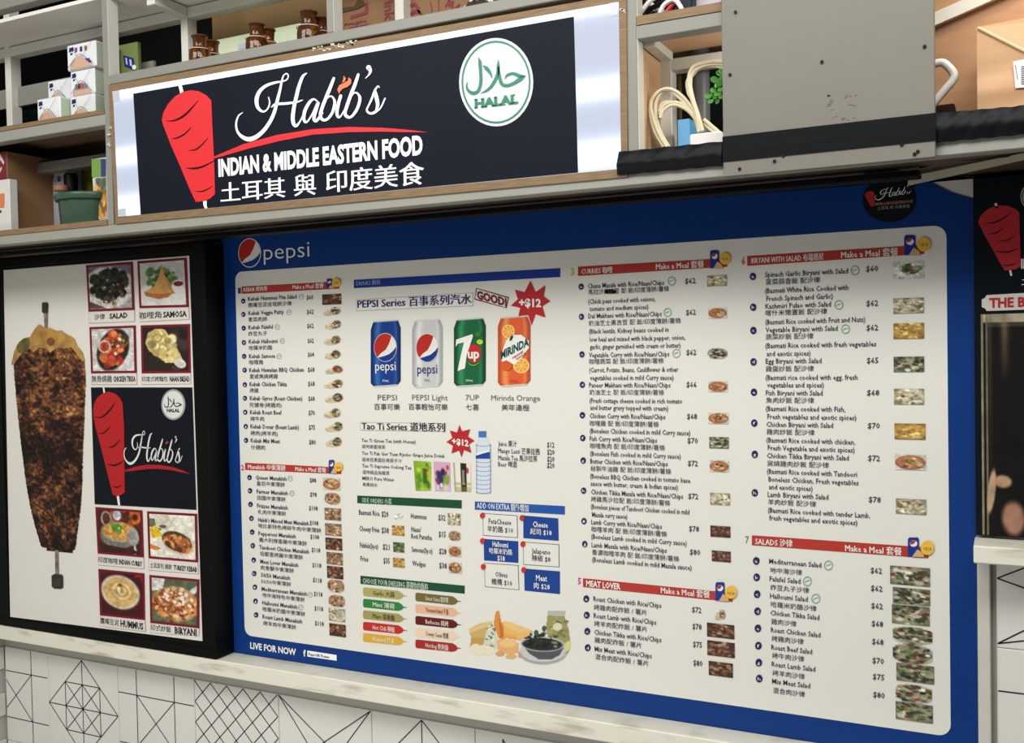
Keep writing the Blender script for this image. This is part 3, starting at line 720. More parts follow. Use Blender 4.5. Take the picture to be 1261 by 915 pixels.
def dish(t, kind, x0, y0, x1, y1, tilt=None, parent=None):
    SEED[0] += 1
    # keep the picture upright in the board's own axes: use wall lines through its left corners
    if t: u0, v0, u1, v1 = t[0]+x0/t[2], t[1]+y0/t[2], t[0]+x1/t[2], t[1]+y1/t[2]
    cu, cv = (u0+u1)/2, (v0+v1)/2; C_ = P(cu, cv, Ym); zt_, zb_ = P(cu, v0, Ym)[2], P(cu, v1, Ym)[2]
    X0_, X1_ = Xat(u0, Ym, C_[2]), Xat(u1, Ym, C_[2])
    p = small(kind, SEED[0]); mb = MB(); nx, ny = p.nx, p.ny; k = 3.2*L0
    V = [(X0_ + (X1_-X0_)*i/(nx-1), Ym - k, zt_ + (zb_-zt_)*j/(ny-1)) for j in range(ny) for i in range(nx)]
    mb.add(V, [(j*nx+i, j*nx+i+1, (j+1)*nx+i+1, (j+1)*nx+i) for j in range(ny-1) for i in range(nx-1) if p.m[j:j+2, i:i+2].all()]); mb.c = p.a.reshape(-1, 3)
    mb.build('dish_photo', painted(), parent or board)
def leaf(mb, x, y, r_, t):
    ring(mb, x, y, r_*.9, r_, r_*.16, Ym, 3, t, 20)
    for q in stroke([(x-r_*.5, y+r_*.2, r_*.1), (x-r_*.1, y-r_*.1, r_*.16), (x+r_*.5, y-r_*.2, r_*.1)]): mb.slab(pix(q, Ym, t), Ym, 3*L0, 0)
I_LEAF = ink((120, 168, 130)); I_DOT = ink((30, 32, 92))
def item(t, letter, bx, by, lines_, price, kind, photo, lf=None, h=26, br=15, bold=.012, tp=None):
    lo = MB()
    for ln in lines_:
        s_, x0, x1, yc = ln; hh = h
        if is_cjk(s_): hh = h*1.12
        text(lo, s_, x0, yc, x1, hh, Ym, 3, t, bold=bold if not is_cjk(s_) else .004)
    if price:
        pm = MB(); text(pm, price[0], price[1], price[3], price[2], h*1.12, Ym, 3, tp or t, bold=.012); pm.build('price_lettering', I_K, board)
    o = lo.build('dish_lettering', I_K, board)
    if letter:
        b_ = disc(bx, by, br, br*1.18, Ym, 3, I_DOT, 'item_bullet', board, t, 16)
        lettering([(letter, bx-br*.42, by, bx+br*.42, br*.95)], Ym, 4, I_W, b_, t, 'bullet_lettering')
    if lf: mb = MB(); leaf(mb, *lf, t); mb.build('leaf_mark', I_LEAF, board)
    if photo: dish(tp or t, kind, *photo)
CH = '配 飯/印度薄餅/薯條'; RN = ' with Rice/Naan/Chips'

# --- section 3 curries
TF, TG = (700, 300, 4.576), (700, 490, 4.157)
heading(TF, [(55,130),(895,82),(895,131),(55,183)], ('3', 25, 160, 40), (176, 190, 60), 'CURRIES 咖哩', 75, 158, 250, 27, (495, 131, 765, 31), (800,38,850,140), (885,85,31))
for a in [
 (TF,'a',73,243,[('Chana Masala'+RN,110,540,240),('馬拉沙鷹嘴豆 '+CH,113,568,275),('(Chick peas cooked with onions,',112,492,327),('tomato and medium spices)',120,452,368)],('$62',657,718,212),'rice',(783,180,893,240),(583,212,25)),
 (TF,'b',75,412,[('Dal Makhani'+RN,113,527,409),('奶油芝士黑吉豆 '+CH,116,635,450),('(Black lentils, Kidney beans cooked in',117,566,495),('low heal and mixed with black pepper, onion,',122,660,540),('garlic, ginger garnished with cream or butter)',122,633,582)],('$62',663,719,388),'curry',(790,362,893,420),(560,388,25)),
 (TF,'c',78,624,[('Vegetable Curry'+RN,117,570,628),('咖哩蔬菜 '+CH,118,538,665),('(Carrot, Potato, Beans, Cauliflower & other',118,620,712),('vegetables cooked in mild Curry sauce)',123,594,756)],('$62',665,722,613),'salad',(785,590,896,648),(610,618,25)),
 (TF,'d',80,795,[('Paneer Makhani'+RN,118,576,797),('奶油芝士 '+CH,120,540,838),('(Fresh cottage cheese cooked in rich tomato',120,643,884)],('$66',666,723,794),'curry',(790,775,898,835))]: item(*a)
for a in [
 (TG,None,0,0,[('and butter gravy topped with cream)',113,512,49)],None,None,None),
 (TG,'e',73,88,[('Chicken Curry'+RN,110,497,91),('咖哩雞 '+CH,110,464,130),('(Boneless Chicken cooked in mild Curry sauce)',110,625,168)],('$68',608,660,94),'curry',(718,76,820,132)),
 (TG,'f',75,205,[('Fish Curry'+RN,110,455,208),('咖哩魚肉 '+CH,112,495,245),('(Boneless Fish cooked in mild Curry sauce)',112,576,284)],('$70',610,664,218),'salad',(722,200,822,258)),
 (TG,'g',77,320,[('Butter Chicken'+RN,113,510,323),('秘製牛油雞 '+CH,115,527,361),('(Boneless BBQ Chicken cooked in tomato base',112,625,400),('sauce with butter, cream & Indian spices)',115,562,437)],('$72',612,664,334),'curry',(724,320,822,378)),
 (TG,'h',79,474,[('Chicken Tikka Masala'+RN,117,588,480),('烤雞馬沙拉'+CH,117,522,517),('(Boneless pieces of Tandoori Chicken cooked in mild',116,620,555),('Masala curry sauce)',122,303,596)],('$72',614,666,502),'rice',(727,487,828,547)),
 (TG,'i',81,630,[('Lamb Curry'+RN,118,480,634),('咖哩羊肉 '+CH,119,505,671),('(Boneless Lamb cooked in mild Curry sauce)',118,607,708)],('$78',618,670,668),'meat',(728,655,830,712)),
 (TG,'j',85,747,[('Lamb Masala'+RN,120,505,751),('香濃咖哩羊肉 '+CH,122,568,789),('(Boneless Lamb cooked in mild Masala sauce)',122,632,826)],('$80',622,676,787),'meat',(735,783,832,838))]: item(*a, h=24, br=14)
mb = MB()
for q in stroke([(215,272,18),(235,270,24),(255,271,22),(266,270,16)]): mb.slab(pix(q, Ym, TF), Ym, 4.5*L0, 0)
mb.build('marker_smudge', ink((22, 20, 22)), board)
# --- section 5 meat lover
T5 = (700, 700, 5.732)
heading(T5, [(104,68),(1160,172),(1160,236),(104,130)], ('5', 80, 88, 44), (190, 70, 150), 'MEAT LOVER', 128, 104, 370, 40, (655, 152, 1000, 40), (1040,95,1105,225), (1150,165,42))
for a in [
 (T5,'a',128,213,[('Roast Chicken with Rice/Chips',178,657,212),('烤雞肉配炸飯 / 薯片',182,555,272)],('$72',873,940,288),'wrap',(1030,285,1110,372)),
 (T5,'b',131,328,[('Roast Lamb with Rice/Chips',180,622,330),('烤羊肉配炸飯 / 薯片',184,557,387)],('$78',876,942,406),'meat',(980,390,1172,488)),
 (T5,'c',135,442,[('Chicken Tikka with Rice/Chips',184,658,447),('雞肉配炸飯 / 薯片',187,518,503)],('$75',880,945,532),'meat',(982,515,1175,620)),
 (T5,'d',138,558,[('Mix Meat with Rice/Chips',187,590,565),('混合肉配炸飯 / 薯片',190,567,621)],('$80',882,948,663),'meat',(992,660,1162,760))]: item(*a, h=34, br=21)
# --- section 6 biryani
T6, T6b = (905, 280, 4.577), (905, 470, 4.815)
heading(T6, [(70,162),(1068,98),(1068,150),(70,218)], ('6', 48, 190, 40), (226, 70, 120), 'BIRYANI WITH SALAD 布瑞恩尼', 95, 188, 500, 30, (600, 156, 920, 34), (955,45,1018,158), (1065,97,38))
SL = ' with Salad'
for a in [
 (T6,'a',102,277,[('Spinach Garlic Biryani'+SL,170,638,268),('菠菜蒜香飯 配沙律',172,480,310),('(Basmati White Rice Cooked with',170,640,358),('French Spinach and Garlic)',178,553,402)],('$60',738,808,235),'plate',(890,195,1065,290),(677,243,27)),
 (T6,'b',104,450,[('Kashmiri Pulao'+SL,172,542,445),('喀什米爾蓋飯 配沙律',173,520,484),('(Basmati Rice cooked with Fruit and Nuts)',172,735,534)],('$62',740,808,429),'rice',(893,398,1065,485),(586,437,27)),
 (T6,'c',105,581,[('Vegetable Biryani'+SL,173,580,578),('蔬菜炒飯 配沙律',175,443,618),('(Basmati Rice cooked with fresh vegetables',172,797,667),('and exotic spices)',180,427,712)],('$62',741,808,566),'yellow',(894,540,1066,628),(624,573,27)),
 (T6,'d',106,758,[('Egg Biryani'+SL,174,489,754),('雞蛋炒飯 配沙律',175,445,798),('(Basmati rice cooked with egg, fresh',173,692,846),('vegetables and spices)',182,502,888)],('$65',743,810,750),'salad',(895,728,1067,815))]: item(*a, h=28, br=18)
for a in [
 (T6b,'e',114,62,[('Fish Biryani'+SL,184,521,66),('魚肉炒飯 配沙律',186,470,110),('(Basmati Rice cooked with Fish,',184,655,159),('Fresh vegetables and exotic spices)',193,721,206)],('$68',783,857,65),'rice',(944,42,1122,135)),
 (T6b,'f',116,245,[('Chicken Biryani'+SL,187,583,252),('雞肉炒飯 配沙律',189,473,297),('(Basmati Rice cooked with chicken,',187,714,345),('Fresh Vegetable and exotic spices)',196,711,391)],('$70',787,860,260),'yellow',(947,248,1130,342)),
 (T6b,'g',119,430,[('Chicken Tikka Biryani'+SL,190,676,437),('窯燒雞肉炒飯 配沙律',192,558,484),('(Basmati Rice cooked with Tandoori',190,725,530),('Boneless Chicken, Fresh vegetables',200,734,577),('and exotic spices)',202,462,622)],('$72',789,861,452),'curry',(950,432,1132,522)),
 (T6b,'h',119,658,[('Lamb Biryani'+SL,195,555,667),('羊肉炒飯 配沙律',197,482,712),('(Basmati Rice cooked with tender Lamb,',196,802,760),('fresh vegetables and exotic spices)',204,727,805)],('$78',793,866,697),'rice',(955,695,1135,785))]: item(*a, h=29, br=19)
# --- section 7 salads
T7 = (905, 650, 3.66)
heading(T7, [(77,33),(872,88),(872,137),(77,78)], ('7', 56, 53, 30), (110, 150, 80), 'SALADS 沙律', 93, 60, 260, 25, (498, 90, 752, 27), (780,42,830,128), (868,88,30))
yb = [148,222,298,375,452,530,606,678]
for k, (nm, x1, yc, cn, cx1, cyc, pr, py, lf) in enumerate([
 ('Mediterranean Salad',390,149,'地中海沙律',303,190,'$62',190,(422,168,22)), ('Falafel Salad',296,228,'炸豆丸子沙律',335,267,'$62',270,(327,240,22)),
 ('Halloumi Salad',329,305,'哈羅米奶酪沙律',368,344,'$62',349,(365,318,22)), ('Chicken Tikka Salad',381,381,'雞肉沙律',278,421,'$68',429,None),
 ('Roast Chicken Salad',386,458,'烤雞肉沙律',310,497,'$68',510,None), ('Roast Beef Salad',349,536,'烤牛肉沙律',313,574,'$70',595,None),
 ('Roast Lamb Salad',363,612,'烤羊肉沙律',315,652,'$75',668,None), ('Mix Meat Salad',340,689,'混合肉沙律',316,731,'$80',749,None)]):
    x0 = 155 + k*1.9
    q = [(700,175,880,258),(712,272,880,345),(708,350,878,435),(712,447,890,522),(712,525,890,610),(728,615,898,695),(725,707,888,785),(725,790,892,870)][k]
    item(T7, 'abcdefgh'[k], 97+k*1.9, yb[k], [(nm, x0, x1, yc), (cn, x0+4, cx1, cyc)], (pr, 611+k*1.7, 664+k*1.7, py), 'salad', q, lf, 22, 15)
# --- section 1 kebab
T1a, T1b = (290, 345, 9.154), (290, 440, 7.63)
heading(T1a, [(73,72),(1172,14),(1172,96),(73,155)], ('1', 48, 120, 60), (60, 60, 130), 'KEBAB 烤肉卷', 98, 108, 365, 42, (650, 80, 1000, 45), (1035,-15,1095,92), (1148,28,48))
for a in [
 (T1a,'a',92,236,[('Kebab Hummus Pita Salad',145,693,212),('鷹嘴豆泥皮塔餅沙律',148,637,285)],('$60',805,880,196),'meat',(983,158,1197,275),(745,188,30)),
 (T1a,'b',93,386,[('Kebab Veggie Patty',150,548,373),('素菜肉餅',150,360,447)],('$62',808,885,359),'wrap',(990,300,1190,408),(607,362,30)),
 (T1a,'c',97,541,[('Kebab Falafel',150,425,533),('炸豆丸子',150,362,606)],('$62',812,886,517),'wrap',(1005,450,1195,570),(475,527,30)),
 (T1a,'d',100,703,[('Kebab Halloumi',155,478,693),('哈羅米奶酪',157,420,765)],('$62',818,888,684),'wrap',(998,625,1190,745),(532,685,30)),
 (T1a,'e',103,858,[('Kebab Samosa',157,452,858)],('$64',820,890,839),'wrap',(1005,785,1190,905),(497,858,30))]: item(*a, h=44, br=24, bold=.016)
for a in [
 (T1b,None,0,0,[('咖喱角',133,262,48)],None,None,None),
 (T1b,'f',90,120,[('Kebab Hawaiian BBQ Chicken',133,645,120),('夏威夷燒烤雞',137,402,181)],('$68',683,747,116),'wrap',(840,72,1012,165)),
 (T1b,'g',92,257,[('Kebab Chicken Tikka',136,487,252),('烤雞',139,220,312)],('$68',686,748,249),'wrap',(832,205,1012,305)),
 (T1b,'h',93,384,[('Kebab Gyros (Roast Chicken)',139,632,384),('陀螺卷(烤雞肉)',140,440,448)],('$68',688,748,388),'wrap',(840,333,1015,437)),
 (T1b,'i',96,515,[('Kebab Roast Beef',140,438,515),('烤牛肉',145,273,578)],('$70',690,750,522),'wrap',(832,475,992,582)),
 (T1b,'j',101,649,[('Kebab Donar (Roast Lamb)',145,600,648),('烤肉(烤羊肉)',147,402,712)],('$75',692,752,658),'wrap',(843,603,1012,712)),
 (T1b,'k',103,779,[('Kebab Mix Meat',147,422,780),('什錦肉',150,282,845)],('$80',696,758,796),'wrap',(852,745,1002,855))]: item(*a, h=38, br=20, bold=.016)
# --- section 2 manakish
T2a, T2b = (295, 565, 7.956), (300, 675, 7.954)
heading(T2a, [(57,38),(1000,85),(1000,150),(57,108)], ('2', 33, 85, 50), (190, 60, 60), 'Manakish 中東薄餅', 88, 76, 455, 40, (552, 98, 852, 38), (880,10,935,140), (978,78,42))
MK, CM = ' Manakish', '中東薄餅'
for a in [
 (T2a,'a',102,182,[('Queen'+MK,163,465,180),('皇后'+CM,172,447,240)],('$88',692,755,208),'curry',(822,188,990,303),(500,192,27)),
 (T2a,'b',107,312,[('Farmer'+MK,172,477,318),('田園'+CM,178,455,381)],('$98',695,760,347),'pizza',(838,332,990,445),(517,337,27)),
 (T2a,'c',112,445,[('Frizzes'+MK,176,477,458),('札肉'+CM,184,458,519)],('$108',684,770,481),'pizza',(838,483,998,600)),
 (T2a,'d',121,582,[("Habib's Minced Meat"+MK,187,682,595),('哈比斯特色烤碎牛肉'+CM,190,803,655)],('$108',692,776,625),'pizza',(843,635,1003,752)),
 (T2a,'e',128,716,[('Pepperoni'+MK,190,555,728),('義大利辣香腸'+CM,197,663,791)],('$108',697,783,761),'meat',(847,775,1010,892)),
 (T2a,'f',134,850,[('Tandoori Chicken'+MK,197,685,864)],('$118',710,795,890),None,None)]: item(*a, h=38, br=22, bold=.016)
for a in [
 (T2b,None,0,0,[('坦都里烤雞'+CM,165,583,52)],None,'pizza',(817,42,975,160)),
 (T2b,'g',103,115,[('Meat Lover'+MK,167,540,128),('肉食獸'+CM,172,495,189)],('$118',677,765,163),'meat',(822,178,980,297)),
 (T2b,'h',108,247,[('50/50'+MK,175,460,261),('50/50'+CM,177,467,323)],('$118',682,770,309),'pizza',(828,308,988,430)),
 (T2b,'i',115,380,[('Mediterranean'+MK,180,625,396),('地中海特色'+CM,187,602,457)],('$118',692,777,445),'pizza',(838,458,995,572),(655,455,27)),
 (T2b,'j',121,518,[('Halloumi'+MK,187,530,532),('哈羅米奶酪'+CM,190,607,594)],('$118',697,783,586),'rice',(840,592,998,715),(563,578,27)),
 (T2b,'k',127,652,[('Roast Lamb'+MK,190,577,667),('烤羊肉'+CM,197,517,733)],('$118',702,790,731),'meat',(845,742,1005,862))]: item(*a, h=38, br=22, bold=.016)

# --- drinks
TJ, TK, TL, TM, TN, TO, TP = (430,320,4.574), (450,380,8.318), (550,380,8.317), (430,500,4.159), (430,520,8.407), (490,520,9.154), (430,700,4.348)
bar = poly([(28,113),(1190,47),(1190,97),(28,160)], Ym, 2, I_BL, 'drinks_bar', board, TJ)
lettering([('DRINKS 飲料', 42, 134, 178, 23)], Ym, 3, ink((150, 176, 226)), bar, TJ)
def frame(q, t, w_, m, name, fill=None):
    p = poly(q, Ym, 2, m, name, board, t)
    c = np.mean(q, 0); inn = []
    for a in q:
        a = np.array(a, float); d = c - a; inn.append(tuple(a + np.sign(d) * w_))
    poly(inn, Ym, 2.6, fill or M_PANEL, 'box_fill', p, t); return p
tb = frame([(38,224),(700,184),(700,260),(42,289)], TJ, 3, ink((168, 170, 176)), 'title_box')
lettering([('PEPSI Series 百事系列汽水', 50, 250, 690, 40)], Ym, 4, I_B, tb, TJ, bold=.035, res=2)
gd = frame([(716,158),(902,210),(888,273),(706,224)], TJ, 6, ink((110, 40, 44)), 'stamp_box')
mb = MB(); text(mb, 'GOOD!', 722, 196, 890, 42, Ym, 4, TJ, yc1=240, bold=.05, res=2); mb.build('stamp_lettering', ink((110, 40, 44)), gd)
def star(pts, t, tx, bold=.04):
    s_ = poly(pts, Ym, 3, ink((178, 40, 42)), 'price_star', board, t)
    mb = MB(); text(mb, '+$12', tx[0], tx[1], tx[2], tx[3], Ym, 5, t, yc1=tx[4], bold=bold, res=2); mb.build('star_lettering', I_W, s_)
star([(1022,118),(1052,182),(1107,143),(1098,205),(1135,233),(1090,262),(1108,325),(1052,306),(1030,370),(1010,310),(955,318),(965,270),(912,258),(952,222),(935,168),(990,182)], TJ, (960,240,1085,42,244))
star([(698,30),(728,100),(820,78),(795,160),(870,208),(808,245),(832,345),(750,310),(722,395),(695,318),(608,350),(625,262),(550,222),(618,175),(590,90),(670,115)], TO, (617,208,805,64,238))

def can(x0, y0, x1, y1, t, base, hi, lo, rim=(200, 200, 198)):
    """printed picture of a standing can, painted on its own outline"""
    global rng
    rng = np.random.default_rng(int(x0) + 3); nx, ny = 36, 72; p = Pic(nx, ny, base)
    for c, x, wd, k in ((hi, .22, .10, .75), (lo, .02, .10, .8), (lo, .97, .12, .8), (hi, .84, .05, .5)):
        p.put(np.exp(-((p.X - x)/wd)**2) * k, c)
    p.put((p.Y < .022) * 1., rim); p.put((p.Y > .975) * 1., rim)
    w_, h_ = x1-x0, y1-y0; mb = MB(); V = []
    for j in range(ny):
        b_ = j/(ny-1); ins = 0
        if b_ < .13: ins = .10*(1 - b_/.13)
        if b_ > .93: ins = .12*((b_-.93)/.07)
        for i in range(nx):
            a = ins + (1-2*ins)*i/(nx-1); q = P(t[0]+(x0+w_*a)/t[2], t[1]+(y0+h_*b_-(a-.5)*w_*.07)/t[2], Ym); V.append((q[0], Ym - 2.5*L0, q[2]))
    mb.add(V, [(j*nx+i, j*nx+i+1, (j+1)*nx+i+1, (j+1)*nx+i) for j in range(ny-1) for i in range(nx-1)]); mb.c = p.a.reshape(-1, 3)
    return mb.build('drink_can_print', painted(), board)
c1 = can(58, 118, 365, 800, TK, (20, 58, 132), (60, 120, 180), (16, 34, 90))
globe(211, 398, 118, 148, 4, c1, TK, .05, (190, 186, 180))
lettering([('pepsi', 108, 588, 318, 92)], Ym, 5, I_W, c1, TK, bold=.0, res=3)
lettering([('330mL', 183, 738, 248, 26)], Ym, 5, I_W, c1, TK, 'can_lettering')
c2 = can(482, 112, 795, 808, TK, (190, 192, 192), (226, 226, 224), (150, 154, 158))
globe(640, 402, 114, 146, 4, c2, TK, .03, (226, 226, 222))
lettering([('pepsi', 538, 618, 742, 92)], Ym, 5, ink((50, 60, 120)), c2, TK, bold=.0, res=3)
lettering([('330mL', 608, 732, 668, 24)], Ym, 5, I_K, c2, TK, 'can_lettering')
c3 = can(78, 98, 405, 798, TL, (22, 96, 58), (60, 150, 96), (12, 58, 38))
poly([(105,318),(270,262),(278,280),(215,470),(195,612),(120,640),(135,560),(185,345),(120,362),(100,392)], Ym, 5, I_W, 'seven_print', c3, TL)
disc(288, 462, 72, 96, Ym, 4.5, ink((190, 40, 44)), 'red_disc', c3, TL, 24)
lettering([('up', 226, 462, 342, 92)], Ym, 6, I_W, c3, TL, bold=.03, res=2)
poly(ellipse(330, 262, 30, 28, 14), Ym, 5, ink((60, 120, 40)), 'lime_print', c3, TL); poly(ellipse(348, 342, 32, 26, 14), Ym, 5, ink((190, 200, 60)), 'lime_print', c3, TL)
mb = MB()
for q in stroke([(220,545,3),(255,575,8),(300,578,8),(350,545,3)]): mb.slab(pix(q, Ym, TL), Ym, 5*L0, 0)
mb.build('lime_curve', ink((130, 190, 60)), c3); lettering([('330mL', 205, 735, 278, 24)], Ym, 5, I_W, c3, TL, 'can_lettering')
c4 = can(528, 78, 862, 795, TL, (214, 92, 50), (240, 160, 100), (170, 70, 40))
def slice_(cx, cy, rx, ry, par):
    disc(cx, cy, rx, ry, Ym, 4, ink((240, 200, 120)), 'orange_slice', par, TL, 22)
    for k in range(8):
        a = k*math.pi/4
        poly([(cx+rx*.12*math.cos(a), cy+ry*.12*math.sin(a)), (cx+rx*.85*math.cos(a-.28), cy+ry*.85*math.sin(a-.28)), (cx+rx*.85*math.cos(a+.28), cy+ry*.85*math.sin(a+.28))], Ym, 4.6, ink((232, 150, 50)), 'orange_segment', par, TL)
slice_(638, 235, 66, 72, c4); slice_(770, 585, 84, 78, c4)
poly([(560,500),(590,400),(620,320),(690,270),(770,268),(850,330),(850,400),(780,500),(705,575),(670,560),(620,530),(575,545)], Ym, 5, I_W, 'white_splash', c4, TL)
disc(620, 585, 58, 48, Ym, 5.4, ink((206, 90, 44)), 'orange_ball', c4, TL, 20)
mb = MB(); text(mb, 'MIRINDA', 562, 480, 850, 78, Ym, 6, TL, yc1=335, bold=.04, res=2); mb.build('can_lettering', ink((14, 74, 62)), c4)
poly([(650,330),(660,290),(685,268),(690,295),(672,328)], Ym, 6, ink((14, 74, 62)), 'leaf_print', c4, TL)
mb = MB(); text(mb, 'ORANGE', 680, 510, 790, 24, Ym, 6, TL, yc1=440, bold=.03); text(mb, 'FLAVOUR', 720, 520, 820, 22, Ym, 6, TL, yc1=455, bold=.03); text(mb, '330mL', 650, 740, 742, 30, Ym, 6, TL)
mb.build('can_lettering', ink((180, 60, 60)), c4)
lettering([('PEPSI',163,775,270,30),('PEPSI Light',357,775,557,30),('7UP',658,775,733,30),('Mirinda Orange',802,777,1077,30)], Ym, 3, ink((88, 88, 94)), board, TJ, 'drink_lettering', bold=-.004, res=2)
lettering([('百事可樂',143,828,288,34),('百事輕怡可樂',337,828,557,34),('七喜',658,830,733,34),('美年達橙',860,832,1017,34)], Ym, 3, ink((70, 70, 80)), board, TJ, 'drink_lettering', bold=.006)
# tea series
tb = frame([(58,82),(497,88),(495,131),(58,125)], TM, 3, ink((168, 170, 176)), 'title_box')
lettering([('Tao Ti Series 道地系列', 68, 102, 492, 32)], Ym, 4, ink((40, 38, 52)), tb, TM, bold=.035, res=2)
lettering([('Tao Ti Green Tea (with Honey)',132,186,692,34),('Tao Ti Pak Gor Yuen Kyoho Grape Juice Drink',135,318,992,34),('Tao Ti Supreme Oolong Tea',138,448,648,34),('MEKO Pure Water',140,578,470,34)], Ym, 3, I_K, board, TN, 'drink_lettering', bold=.01)
lettering([('道地蜂蜜綠茶',135,250,378,40),('道地百果園巨峰提子汁',137,385,548,40),('道地極品烏龍茶',143,515,422,40),('美果純水',143,643,297,40)], Ym, 3, I_K, board, TN, 'drink_lettering')
def carton(q, base, t, fn):
    global rng
    rng = np.random.default_rng(int(q[0][0])); p = Pic(24, 40, base); fn(p)
    o = picture(p, q, Ym, 3, board, t, 'drink_carton_print'); return o
def g1(p): p.grad((190, 210, 60), 0, .7).blobs(20, .5, .5, .5, .5, [(90, 140, 30), (160, 190, 60)], .12); p.put(((abs(p.X-.62) < .12) & (abs(p.Y-.5) < .26))*.7, (40, 60, 30)); p.ell(.78, .3, .08, .06, (190, 70, 40))
def g2(p): p.grad((200, 190, 210), 1.5, .5).blobs(26, .5, .6, .4, .3, [(40, 44, 90), (120, 150, 60), (150, 60, 80)], .12).blobs(8, .5, .9, .5, .1, [(226, 200, 214)], .12); p.ell(.85, .18, .1, .09, (190, 60, 80))
def g3(p): p.put(((p.X > .42) & (p.X < .76))*1., (44, 34, 30)); p.put(((p.Y > .68) & (abs(p.Y-.8) > .03))*.45, (150, 140, 70)); p.put((p.X < .12)*.7, (150, 146, 130)); p.put(((abs(p.X-.57) < .06) & (abs(p.Y-.5) < .25))*.6, (200, 190, 180)); p.ell(.82, .25, .07, .12, (190, 60, 60))
carton([(180,432),(378,445),(378,768),(205,768)], (120, 160, 40), TO, g1)
carton([(403,442),(592,455),(597,775),(425,772)], (206, 160, 190), TO, g2)
carton([(625,452),(825,468),(828,782),(645,778)], (226, 222, 206), TO, g3)
bt = poly([(922,165),(1000,165),(1030,210),(1045,260),(1048,420),(1055,600),(1055,780),(1040,800),(905,800),(888,780),(885,600),(887,420),(885,260),(900,205)], Ym, 3, ink((206, 214, 226)), 'water_bottle_print', board, TO)
poly([(915,100),(1000,100),(1000,170),(915,168)], Ym, 4, ink((60, 116, 180)), 'bottle_cap_print', bt, TO)
poly([(885,350),(960,335),(1042,308),(1046,410),(885,408)], Ym, 4, ink((24, 66, 150)), 'bottle_label', bt, TO); poly([(890,345),(960,325),(1042,310),(1042,330),(960,352),(890,375)], Ym, 4.5, I_W, 'label_wave', bt, TO)
mb = MB()
for k, y in enumerate((255, 440, 490, 540, 590, 640, 690, 740, 785)):
    for q in stroke([(888,y,7),(940,y+12,5),(1000,y+12,5),(1050,y,7)]): mb.slab(pix(q, Ym, TO), Ym, 4*L0, 0)
for x in (893, 1048):
    for q in stroke([(x,250,6),(x,500,7),(x,790,7)]): mb.slab(pix(q, Ym, TO), Ym, 4*L0, 0)
mb.build('bottle_ribs', ink((140, 160, 200)), bt)
lettering([('Juice 果汁',765,192,860,24),('Mango Lassi 芒果拉茜',765,228,977,24),('Masala Tea 馬沙拉茶',765,264,965,24),('Beer 啤酒',765,297,860,24),('$12',1015,198,1052,26),('$20',1015,235,1053,26),('$20',1015,271,1053,26),('$20',1015,303,1053,26)], Ym, 3, I_K, board, TM, 'drink_lettering', bold=.012)
# side orders
M_DG = ink((24, 74, 50))
bar = poly([(43,458),(578,482),(578,525),(43,497)], Ym, 2, M_DG, 'side_order_bar', board, TM); lettering([('SIDE ORDERS 小菜',68,481,220,22)], Ym, 3, ink((190, 210, 190)), bar, TM, bold=.02)
for nm, pr, kind, q in [
 ([('Basmati Rice',52,543,158)],('$20',168,552,203),'white',(225,538,283,588)), ([('Hummus',318,562,398)],('$32',458,570,495),'rice',(507,550,572,608)),
 ([('Cheesy Fries',54,626,157)],('$38',168,635,205),'yellow',(222,612,284,662)), ([('Naan/',320,630,370),('Roti Paratha',320,665,425)],('$15',460,655,497),'pizza',(512,640,572,688)),
 ([('Falafels(3pcs)',57,711,150)],('$21',174,720,208),'green',(228,698,284,748)), ([('Samosas(3pcs)',322,733,428)],('$28',462,742,500),'curry',(512,718,574,770)),
 ([('Fries',60,780,100)],('$35',177,790,210),'yellow',(227,778,285,825)), ([('Wedges',325,804,393)],('$38',463,815,502),'curry',(512,800,577,855))]:
    item(TM, None, 0, 0, [(a, b_, d, c) for a, b_, c, d in nm], (pr[0], pr[1], pr[3], pr[2]), kind, q, h=25)
# add-ons
bar = poly([(645,488),(1106,512),(1106,556),(645,530)], Ym, 2, ink((30, 82, 164)), 'extras_bar', board, TM); lettering([('ADD ON EXTRA 額外增加',657,508,920,28)], Ym, 3, I_W, bar, TM, bold=.02)
def extra(q, blue, rows, dot, t, dt=None):
    b_ = poly(q, Ym, 2, ink((20, 62, 142)), 'extras_box', board, t) if blue else frame(q, t, 3, ink((90, 90, 110)), 'extras_box')
    lettering(rows, Ym, 4, I_W if blue else I_K, b_, t, bold=.018 if blue else .008)
    d_ = disc(dot[0], dot[1], 13, 15, Ym, 5, ink((190, 50, 44)), 'extras_dot', b_, dt or t, 14)
extra([(685,548),(863,560),(865,675),(687,663)], 0, [('FetaCheese',717,588,832,26),('羊奶酪 $10',710,627,842,30)], (686,560), TM)
extra([(893,560),(1072,575),(1074,690),(893,676)], 1, [('Cheese',943,604,1020,27),('起司 $18',930,641,1040,30)], (888,572), TM)
extra([(690,680),(867,692),(868,803),(692,790)], 1, [('Halloumi',737,705,817,26),('哈羅米奶酪',720,739,838,28),('$18',762,777,800,25)], (686,690), TM)
extra([(893,695),(1077,708),(1078,825),(893,812)], 0, [('Jalapeno',937,740,1033,26),('辣椒 $8',938,777,1033,30)], (893,706), TM)
extra([(725,-30),(908,-18),(912,115),(728,98)], 0, [('Olives',785,29,850,27),('橄欖 $10',765,68,875,32)], (690,822), TP, TM)
extra([(938,0),(1130,15),(1130,137),(940,118)], 1, [('Meat',1003,48,1062,29),('肉 $28',992,90,1077,33)], (897,838), TP, TM)
